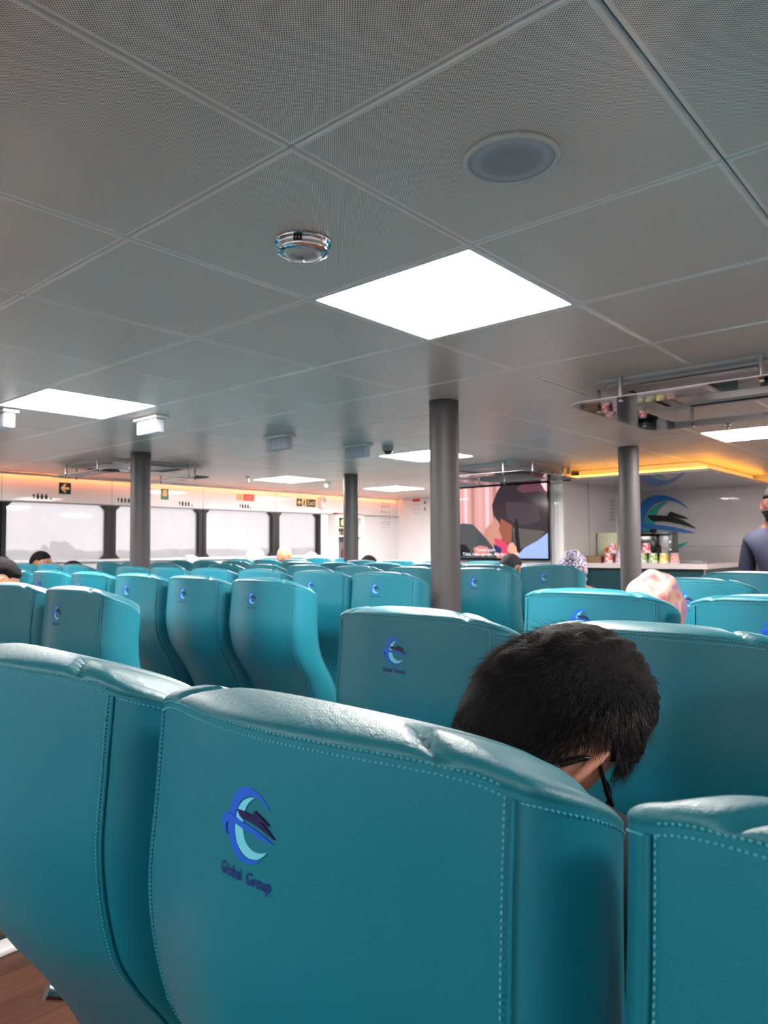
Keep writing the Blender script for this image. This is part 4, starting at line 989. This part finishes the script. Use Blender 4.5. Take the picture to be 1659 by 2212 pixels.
# ---------------------------------------------------------------- people
def grow(joints, edges, rad, sub=2, root=0):
    me = bpy.data.meshes.new('g'); me.from_pydata(joints, edges, []); o_ = bpy.data.objects.new('g', me); col.objects.link(o_)
    o_.modifiers.new('s', 'SKIN'); sk = me.skin_vertices[0].data
    for i, r in enumerate(rad):
        sk[i].radius = (r, r) if not isinstance(r, tuple) else r
        sk[i].use_root = (i == root)
    if sub: md = o_.modifiers.new('u', 'SUBSURF'); md.levels = sub; md.render_levels = sub
    r = evalmesh(o_); bpy.data.objects.remove(o_); bpy.data.meshes.remove(me); return r
def grab(me): 
    out = ([v.co.copy() for v in me.vertices], [tuple(p.vertices) for p in me.polygons]); bpy.data.meshes.remove(me); return out
def sphere_grid(nu=40, nv=28):
    vs = []; fs = []
    for j in range(nv + 1):
        th = PI * j / nv
        for i in range(nu):
            ph = 2 * PI * i / nu; vs.append(Vector((math.sin(th) * math.sin(ph), math.sin(th) * math.cos(ph), math.cos(th))))
    for j in range(nv):
        for i in range(nu): fs.append((j * nu + i, (j + 1) * nu + i, (j + 1) * nu + (i + 1) % nu, j * nu + (i + 1) % nu))
    return vs, fs
def gs(d, c, s_): return math.exp(-((d[0] - c[0]) ** 2 + (d[1] - c[1]) ** 2 + (d[2] - c[2]) ** 2) / (s_ * s_))
def head_shape(d):
    """d unit vector: x right, y face, z up -> point in metres around head centre"""
    x, y, z = d
    p = Vector((x * .076, y * .097, z * .118))
    if z < 0: p.x *= 1 - .30 * (-z) ** 1.6; p.y *= 1 - (.05 if y > 0 else .28) * (-z)
    if y > 0:
        p.y += .024 * math.exp(-(x / .13) ** 2 - ((z + .12) / .17) ** 2)      # nose
        p.y -= .012 * (gs(d, (.38, .88, .08), .17) + gs(d, (-.38, .88, .08), .17))  # eye sockets
        p.y += .006 * math.exp(-((z - .22) / .09) ** 2) * (1 if abs(x) < .6 else 0)  # brow
        p.y += .007 * math.exp(-(x / .25) ** 2 - ((z + .42) / .05) ** 2)      # lips
        p.y -= .005 * math.exp(-(x / .2) ** 2 - ((z + .45) / .02) ** 2)
        p.y += .010 * math.exp(-(x / .3) ** 2 - ((z + .78) / .16) ** 2)       # chin
    return p
def ear_mesh(sg, T):
    """an ear: C shaped rim plus bowl"""
    m_ = MB(); pts = []
    for k in range(13):
        a = -2.2 + 4.0 * k / 12
        pts.append((sg * (.076 + .016 * math.sin(k / 12 * PI)), -.012 - .020 * math.cos(a) * 1.0, .002 + .035 * math.sin(a)))
    m_.tube(pts, [.0035 + .0022 * math.sin(PI * k / 12) for k in range(13)], n=8)
    m_.box((sg * .076, -.018, .0), (.010, .030, .045), bev=.0045)
    m_.lathe([(0, -.009), (.006, -.006), (.0075, 0), (.006, .006), (0, .009)], c=(sg * .076, -.008, -.030), n=10)
    m_.v = [T @ Vector(v) for v in m_.v]; return m_
def hand_joints(J, E, R, wrist, direc, normal, sg):
    """append a hand with five fingers; wrist index in J"""
    w_ = Vector(J[wrist]); d_ = Vector(direc).normalized(); nrm = Vector(normal).normalized(); s_ = d_.cross(nrm).normalized() * sg
    pm = len(J); J.append(tuple(w_ + d_ * .045)); E.append((wrist, pm)); R.append((.034, .016))
    for f, (off, L_) in enumerate(((-.030, .062), (-.010, .072), (.010, .075), (.029, .068))):
        k = len(J); b0 = w_ + d_ * .085 + s_ * off
        J.append(tuple(b0)); E.append((pm, k)); R.append(.0095)
        J.append(tuple(b0 + d_ * L_ * .5 - nrm * .010)); E.append((k, k + 1)); R.append(.0085)
        J.append(tuple(b0 + d_ * L_ * .85 - nrm * .030)); E.append((k + 1, k + 2)); R.append(.0072)
    k = len(J); J.append(tuple(w_ + d_ * .035 + s_ * .042)); E.append((pm, k)); R.append(.0115)
    J.append(tuple(w_ + d_ * .070 + s_ * .060 - nrm * .010)); E.append((k, k + 1)); R.append(.009)
def headframe(c, yaw, pitch, roll=0.):
    return Matrix.Translation(c) @ Matrix.Rotation(yaw, 4, 'Z') @ Matrix.Rotation(roll, 4, 'Y') @ Matrix.Rotation(pitch, 4, 'X')
def hair_shell(T, kind, thick=.014, seed=0, lo=None):
    vs, fs = sphere_grid(56, 40); out = []
    for d in vs:
        p = head_shape(d); x, y, z = d
        if kind == 'short':
            line = .38 if y > .35 else (.38 - (.35 - y) * 1.25)      # forehead hairline, dropping to the nape
            if y < -.35: line = -.62
            k = max(0, min(1, (z - line) / .12 + .5)); k = k * k * (3 - 2 * k)
            k *= 1 - min(1, 1.9 * max(gs(d, (.98, -.12, -.02), .42), gs(d, (-.98, -.12, -.02), .42)))
            n_ = noise.noise(Vector((x * 7 + seed, y * 7, z * 7))) * .25 + noise.noise(Vector((x * 22 + seed, y * 22, z * 22))) * .15
            off = -.012 + k * (.012 + thick * (1 + n_) * (.8 + .5 * max(0, z)))
        elif kind == 'hijab':
            k = 0 if (y > .45 and abs(x) < .62 and -.75 < z < .55) else 1
            e = max(0, min(1, (math.hypot(x / .62, (z + .1) / .68) - .85) / .2)) if y > .3 else 1
            fold = .0035 * math.sin(9 * math.atan2(x, z + .3) + 4 * y + seed) + .001 * noise.noise(Vector((x * 4 + seed, y * 4, z * 4)))
            off = -.012 + e * (.030 + fold + (.02 if z < -.4 else 0))
        elif kind == 'cap':
            k = max(0, min(1, (z - .25) / .06)); off = -.012 + k * .024
        elif kind == 'beard':
            k = 1 if (y > -.05 and z < -.30) else 0
            if y > .6 and abs(x) < .35 and -.52 < z < -.36: k = 0
            off = -.010 + k * (.026 + .012 * noise.noise(Vector((x * 14, y * 14, z * 14))) + .03 * max(0, -z - .5))
        q = p + d.normalized() * off; out.append(T @ q)
    m_ = MB(); m_.add(out, fs); return m_
SKIN = {}
def skin_mat(rgb):
    if rgb not in SKIN:
        M = mat('skin_%d_%d_%d' % rgb, rgb, rough=.5); b = M.node_tree.nodes['Principled BSDF']; b.inputs['Subsurface Weight'].default_value = .12; b.inputs['Subsurface Scale'].default_value = .01
        b.inputs['Subsurface Radius'].default_value = (1, .35, .2); SKIN[rgb] = M
    return SKIN[rgb]
def person(label, head, yaw=0., pitch=0., roll=0., skin=(176, 124, 96), hair=('short', (18, 16, 18)), shirt=(60, 70, 90), trousers=(40, 42, 50), hipx=None, hipy=None, pose='sit', fine=False, remesh=None, hair_thick=.014, beard=None):
    hx, hy, hz = head; T = headframe(Vector(head), yaw, pitch, roll)
    nape = T @ Vector((0, -.035, -.09)); px = hx if hipx is None else hipx
    base_z = 0
    root = empty('person', (px, hy, 0), label=label, cat='person'); inv = Matrix.Translation((-px, -hy, 0))
    J = []; E = []; R = []
    def j(p, r, par=None):
        J.append(tuple(p)); R.append(r)
        if par is not None: E.append((par, len(J) - 1))
        return len(J) - 1
    F = Vector((-math.sin(yaw), math.cos(yaw), 0)) if pose == 'stand' else Vector((0, 1, 0)); S = Vector((F.y, -F.x, 0))
    if pose == 'sit':
        py = hipy if hipy is not None else hy + .02
        pel = j((px, py, .555), .13); ch = j((px, (py + nape.y) / 2 - .02, .80), .125, pel); sh = j((px * .7 + nape.x * .3, nape.y * .6 + py * .4, min(.97, nape.z - .07)), .10, ch)
        nk = j((nape.x, nape.y + .01, nape.z - .02), .055, sh); hd = j(tuple(T @ Vector((0, -.01, -.02))), .07, nk)
        shc = Vector(J[sh])
    else:
        pel = j(Vector((px, hy, .93)) - F * .02, .135); ch = j(Vector((px, hy, 1.17)) - F * .03, .13, pel); sh = j(Vector((px, hy, hz - .25)) - F * .03, .11, ch)
        nk = j(nape + Vector((0, 0, -.02)), .06, sh); hd = j(tuple(T @ Vector((0, -.01, -.02))), .07, nk); shc = Vector(J[sh])
    bodyend = {}
    for sg in (-1, 1):
        a = j(shc + S * .165 * sg - Vector((0, 0, .02)), .058, sh)
        if pose == 'sit':
            el = j(shc + S * .205 * sg + F * .07 - Vector((0, 0, .27)), .040, a); wr = j(shc + S * .11 * sg + F * .27 - Vector((0, 0, .33)), .027, el); dr = F * .8 - S * sg * .3 - Vector((0, 0, .2)); nn = Vector((0, 0, 1))
        else:
            if sg == 1: el = j(shc + S * .205 * sg - Vector((0, 0, .28)), .044, a); wr = j(shc + S * .22 * sg + F * .06 - Vector((0, 0, .53)), .028, el); dr = Vector((0, 0, -1)); nn = S * sg
            else: el = j(shc + S * .26 * sg + F * .02 + Vector((0, 0, .14)), .042, a); wr = j(shc + S * .235 * sg - F * .16 + Vector((0, 0, .34)), .028, el); dr = Vector((0, 0, 1)) - F * .2; nn = -F
        hand_joints(J, E, R, wr, dr, nn, sg)
    for sg in (-1, 1):
        if pose == 'sit':
            hp = j(Vector(J[pel]) + S * .09 * sg + F * .04, .085, pel); kn = j(Vector((px, py, .50)) + S * .12 * sg + F * .40, .062, hp); an = j(Vector((px, py, .09)) + S * .12 * sg + F * .40, .040, kn); j(Vector((px, py, .035)) + S * .13 * sg + F * .54, .034, an)
        else:
            hp = j(Vector(J[pel]) + S * .09 * sg - Vector((0, 0, .06)), .09, pel); kn = j(Vector((px, hy, .48)) + S * .10 * sg, .06, hp); an = j(Vector((px, hy, .09)) + S * .11 * sg, .04, kn); j(Vector((px, hy, .035)) + S * .12 * sg + F * .15, .034, an)
    nb = grab(grow(J, E, R, sub=2 if fine else 1))
    m_ = MB(); m_.add(nb[0], nb[1])
    vs, fs = sphere_grid(56, 40) if fine else sphere_grid(32, 22)
    m_.add([T @ head_shape(d) for d in vs], fs)
    for sg in (-1, 1):
        e_ = ear_mesh(sg, T); m_.add(e_.v, e_.f)
    m_.v = [tuple(inv @ Vector(v)) for v in m_.v]
    body = m_.build('body', skin_mat(skin), root, ang=180)
    if remesh:
        md = body.modifiers.new('r', 'REMESH'); md.mode = 'VOXEL'; md.voxel_size = remesh; md.use_smooth_shade = True
        me2 = evalmesh(body)
        bm_ = bmesh.new(); bm_.from_mesh(me2); seen = set(); comps = []
        for v0 in bm_.verts:
            if v0 in seen: continue
            st_ = [v0]; seen.add(v0); cp = []
            while st_:
                v1 = st_.pop(); cp.append(v1)
                for e1 in v1.link_edges:
                    o1 = e1.other_vert(v1)
                    if o1 not in seen: seen.add(o1); st_.append(o1)
            comps.append(cp)
        comps.sort(key=len)
        for cp in comps[:-1]: bmesh.ops.delete(bm_, geom=cp, context='VERTS')
        bm_.to_mesh(me2); bm_.free()
        body.modifiers.clear(); old = body.data; body.data = me2; bpy.data.meshes.remove(old)
    # clothing: torso and sleeves, then trousers
    idx = {i for i in range(len(J))}
    def garment(keep, grow_r, name, rgb, rough=.8):
        mp_ = {k: n_ for n_, k in enumerate(keep)}
        jj = [J[k] for k in keep]; ee = [(mp_[a], mp_[b]) for a, b in E if a in mp_ and b in mp_]
        rr_ = [(R[k] if not isinstance(R[k], tuple) else R[k][0]) + grow_r for k in keep]
        g_ = grab(grow(jj, ee, rr_, sub=2 if fine else 1)); q = MB(); q.add([inv @ v for v in g_[0]], g_[1]); return q.build(name, mat('%s_%d_%d_%d' % ((name,) + rgb), rgb, rough=rough, bump=(60, .3, .003)), root, ang=180)
    hj = 15  # joints per hand: palm + 4*3 + 2
    armL = [5, 6, 7]; base2 = 8 + hj; armR = [base2, base2 + 1, base2 + 2]
    # wrist index is third arm joint; stop the sleeve there
    garment([pel, ch, sh, nk] + armL + armR, .014, 'shirt', shirt)
    l0 = base2 + 3 + hj
    garment([pel, l0, l0 + 1, l0 + 2, l0 + 4, l0 + 5, l0 + 6], .013, 'trousers', trousers)
    for sg, k in ((-1, l0 + 3), (1, l0 + 7)):
        a = Vector(J[k]); b = Vector(J[k - 1]); q = MB(); q.box(tuple(inv @ ((a + b) / 2 + Vector((0, 0, -.012)))), (.085, .26, .075), bev=.03); q.build('shoe', mat('dark_shoe', (30, 28, 28), rough=.5), root)
    kind, hc = hair[0], hair[1]
    if kind:
        h_ = hair_shell(T, kind, hair_thick, seed=hx * 3); h_.v = [tuple(inv @ Vector(v)) for v in h_.v]
        if kind == 'hijab':
            q = MB(); a = inv @ (T @ Vector((0, -.01, -.08))); b = inv @ (shc + Vector((0, 0, .0)))
            q.tube([a, a.lerp(b, .5), b, b - Vector((0, 0, .12))], [.085, .10, .15, .19], n=28); h_.add(q.v, q.f)
        nm = {'short': 'hair', 'hijab': 'headscarf', 'cap': 'cap'}[kind]
        hm = hair[2] if len(hair) > 2 else mat('%s_%d_%d_%d' % ((nm,) + hc), hc, rough=.75, spec=.15 if nm == 'hair' else .4, bump=(220, .5, .004))
        h_.build(nm, hm, root, ang=180)
    if beard:
        h_ = hair_shell(T, 'beard'); h_.v = [tuple(inv @ Vector(v)) for v in h_.v]; h_.build('beard', mat('dark_beard', beard, rough=.8, bump=(300, .8, .004)), root, ang=180)
    for sg in (-1, 1):
        q = MB(); c_ = inv @ (T @ Vector((sg * .031, .0765, .008))); q.lathe([(0, -.0115), (.008, -.008), (.0115, 0), (.008, .008), (0, .0115)], c=tuple(c_), n=14); q.build('eye', mat('eye_dark', (60, 45, 40), rough=.2), root)
    return root, T, inv
PINK = mat('pink_floral_cloth', (232, 186, 186), rough=.7)
n = PINK.node_tree; b = n.nodes['Principled BSDF']; z = n.nodes.new('ShaderNodeTexNoise'); z.inputs['Scale'].default_value = 11; z.inputs['Detail'].default_value = 2; z.inputs['Distortion'].default_value = 1.2
tt = n.nodes.new('ShaderNodeTexCoord'); r = n.nodes.new('ShaderNodeValToRGB'); r.color_ramp.elements[0].position = .36; r.color_ramp.elements[0].color = lin((180, 92, 98)); r.color_ramp.elements[1].position = .66; r.color_ramp.elements[1].color = lin((160, 128, 165))
e1 = r.color_ramp.elements.new(.46); e1.color = lin((190, 150, 142)); e2 = r.color_ramp.elements.new(.56); e2.color = lin((192, 154, 134))
n.links.new(tt.outputs['Object'], z.inputs['Vector']); n.links.new(z.outputs[0], r.inputs[0]); n.links.new(r.outputs[0], b.inputs['Base Color'])
DOTS = mat('white_navy_patterned_cloth', (210, 208, 222), rough=.7)
n = DOTS.node_tree; b = n.nodes['Principled BSDF']; z = n.nodes.new('ShaderNodeTexVoronoi'); z.inputs['Scale'].default_value = 60; z.feature = 'DISTANCE_TO_EDGE'
tt = n.nodes.new('ShaderNodeTexCoord'); r = n.nodes.new('ShaderNodeValToRGB'); r.color_ramp.elements[0].position = .1; r.color_ramp.elements[0].color = lin((66, 58, 100)); r.color_ramp.elements[1].position = .2; r.color_ramp.elements[1].color = lin((214, 208, 222))
n.links.new(tt.outputs['Object'], z.inputs['Vector']); n.links.new(z.outputs[0], r.inputs[0]); n.links.new(r.outputs[0], b.inputs['Base Color'])

person('seated person in a pink floral headscarf, seen above the seats at right', (-.885, 2.33, 1.085), pitch=-.25, hair=('hijab', (230, 180, 180), PINK), shirt=(200, 150, 160), hipx=-.92)
person('seated person in a white and navy patterned headscarf below the bar', (-2.385, 4.78, 1.135), hair=('hijab', (200, 200, 220), DOTS), shirt=(70, 70, 110), hipx=-2.4)
person('seated person with greying dark hair in front of the television', (-2.85, 4.70, 1.11), skin=(150, 110, 90), hair=('short', (52, 52, 56)), shirt=(90, 90, 96), hipx=-2.88)
person('seated person with black hair cut off at the left edge of the photo', (-3.68, 1.40, 1.13), skin=(190, 140, 112), pitch=-.2, hair=('short', (12, 11, 14)), shirt=(230, 230, 225), hipx=-3.4)
person('seated person with short black hair resting against the leftmost window', (-6.93, 3.03, 1.150), skin=(150, 96, 74), yaw=-.9, pitch=.25, hair=('short', (20, 18, 20)), shirt=(60, 60, 70), hipx=-6.93)
person('seated person, only the top of the dark hair shows above a window block seat', (-6.45, 3.10, 1.06), hair=('short', (30, 26, 26)), shirt=(90, 80, 80), hipx=-6.45)
person('seated person in a pale headscarf behind the left column, barely showing above a seat', (-6.93, 4.66, 1.095), hair=('hijab', (225, 215, 210)), skin=(214, 160, 130), shirt=(200, 190, 190), hipx=-6.93)
person('seated person in a white headscarf leaning by the third window', (-6.93, 5.56, 1.165), pitch=-.3, yaw=-.5, hair=('hijab', (226, 230, 228)), shirt=(210, 210, 205), hipx=-6.93)
person('seated older person with short orange grey hair turned to the right', (-6.45, 5.62, 1.195), yaw=-1.35, skin=(190, 128, 100), hair=('short', (176, 138, 116)), shirt=(150, 150, 150), hipx=-6.45, hair_thick=.004)
person('seated person in a small white cap at the far end of the windows', (-6.93, 6.50, 1.115), hair=('cap', (235, 232, 220)), skin=(180, 130, 100), shirt=(210, 210, 210), hipx=-6.93)
person('seated person with dark hair low behind the far row beside the column', (-4.93, 5.42, 1.085), pitch=.3, hair=('short', (44, 34, 34)), shirt=(60, 50, 50), hipx=-4.9)
# standing man at the right edge
NAVY = (24, 28, 52)
rt, T, inv = person('standing bearded person in a navy buttoned shirt at the right edge, arm raised', (-1.265, 5.62, 1.575), yaw=PI + .15, skin=(90, 54, 44), hair=('short', (20, 16, 16)), shirt=NAVY, trousers=(28, 28, 34), pose='stand', fine=True, remesh=.005, beard=(14, 12, 14))
q = MB(); Fd = Vector((-math.sin(PI + .15), math.cos(PI + .15), 0))
for k in range(3):
    c_ = inv @ (Vector((-1.265, 5.62, 1.375 - .065 * k)) + Fd * (.105 + .012 * k)); q.lathe([(0, -.004), (.007, -.003), (.007, .003), (0, .004)], M=Matrix.Translation(c_) @ Matrix.Rotation(PI / 2, 4, 'X'), n=12)
q.build('shirt_button', mat('pearl_button', (200, 205, 215), rough=.3), rt)
# foreground passenger with glasses, head bowed
HC = Vector((-.428, .772, 1.086)); HY, HP, HR_ = -.394, -.83, .518
rt, T, inv = person('seated person with thick black hair and black glasses bowing the head, nearest passenger', tuple(HC), yaw=HY, pitch=HP, roll=HR_, skin=(196, 136, 116), hair=('short', (10, 9, 11)), shirt=(40, 42, 50), hipx=-.44, hipy=.74, fine=True, remesh=.0035, hair_thick=.020)
# strands
hs = MB(); rs = np.random.RandomState(4); cnt = 0
HAIRM = mat('black_hair_strand', (22, 18, 19), rough=.42, spec=.3)
V = []; Fc = []
while cnt < 15000:
    d = Vector(rs.normal(size=3)).normalized(); x, y, z = d
    line = .38 if y > .35 else (.38 - (.35 - y) * 1.25)
    if y < -.35: line = -.62
    if z < line + .02: continue
    if max(gs(d, (.98, -.12, -.02), .42), gs(d, (-.98, -.12, -.02), .42)) > .40: continue
    cnt += 1
    p = head_shape(d) + d * .010
    crown = Vector((0.05, -.35, .93)).normalized(); tang = (d - crown); tang = (tang - d * tang.dot(d))
    tang = tang.normalized() if tang.length > 1e-4 else Vector((1, 0, 0)); sw = d.cross(tang)
    L_ = rs.uniform(.016, .034) * (1.0 if z > -.1 else .6); lift = rs.uniform(.25, .75) * (1 if z > .1 else .7)
    if rs.rand() < .03: lift *= 1.8; L_ *= 1.3
    dirv = (tang + d * lift + sw * rs.uniform(-.45, .45)).normalized(); cur = p.copy(); k = len(V); w_ = .0004
    sdn = dirv.cross(d).normalized()
    for s_ in range(5):
        ww_ = w_ * (1 - s_ / 4.6)
        V += [inv @ (T @ (cur + sdn * ww_)), inv @ (T @ (cur - sdn * ww_)), inv @ (T @ (cur + d * ww_ * 1.2))]
        if s_:
            a = k + 3 * (s_ - 1); b_ = a + 3
            Fc += [(a, a + 1, b_ + 1, b_), (a + 1, a + 2, b_ + 2, b_ + 1), (a + 2, a, b_, b_ + 2)]
        cur = cur + dirv * (L_ / 4); dirv = (dirv - d * .16 + sw * rs.uniform(-.12, .12)).normalized()
me = bpy.data.meshes.new('hair_strands'); me.from_pydata([tuple(v) for v in V], [], Fc); me.materials.append(HAIRM); me.polygons.foreach_set('use_smooth', [True] * len(me.polygons))
o_ = bpy.data.objects.new('hair_strands', me); col.objects.link(o_); o_.parent = rt; o_['kind'] = 'stuff'
# glasses
gl = empty('glasses', tuple(HC), label='black plastic glasses worn by the nearest bowed passenger', cat='glasses')
gi = Matrix.Translation(-HC)
q = MB()
for sg in (-1, 1):
    pts = [Vector((sg * .072, .098, .012)), Vector((sg * .079, .05, .014)), Vector((sg * .0835, .0, .020)), Vector((sg * .083, -.018, .024)), Vector((sg * .080, -.036, .010)), Vector((sg * .078, -.050, -.012))]
    q = MB(); q.tube([gi @ (T @ p) for p in pts], [.0032, .0030, .0026, .0028, .0036, .0045], n=10)
    q.build('temple', BLACKG, gl)
q = MB()
for sg in (-1, 1):
    q.tube([gi @ (T @ Vector((sg * (.037 + .028 * math.cos(a * PI / 10)), .106, .004 + .021 * math.sin(a * PI / 10)))) for a in range(21)], .0026, n=8)
q.tube([gi @ (T @ Vector((-.009, .108, .010))), gi @ (T @ Vector((.009, .108, .010)))], .0026, n=8)
q.build('front_frame', BLACKG, gl)
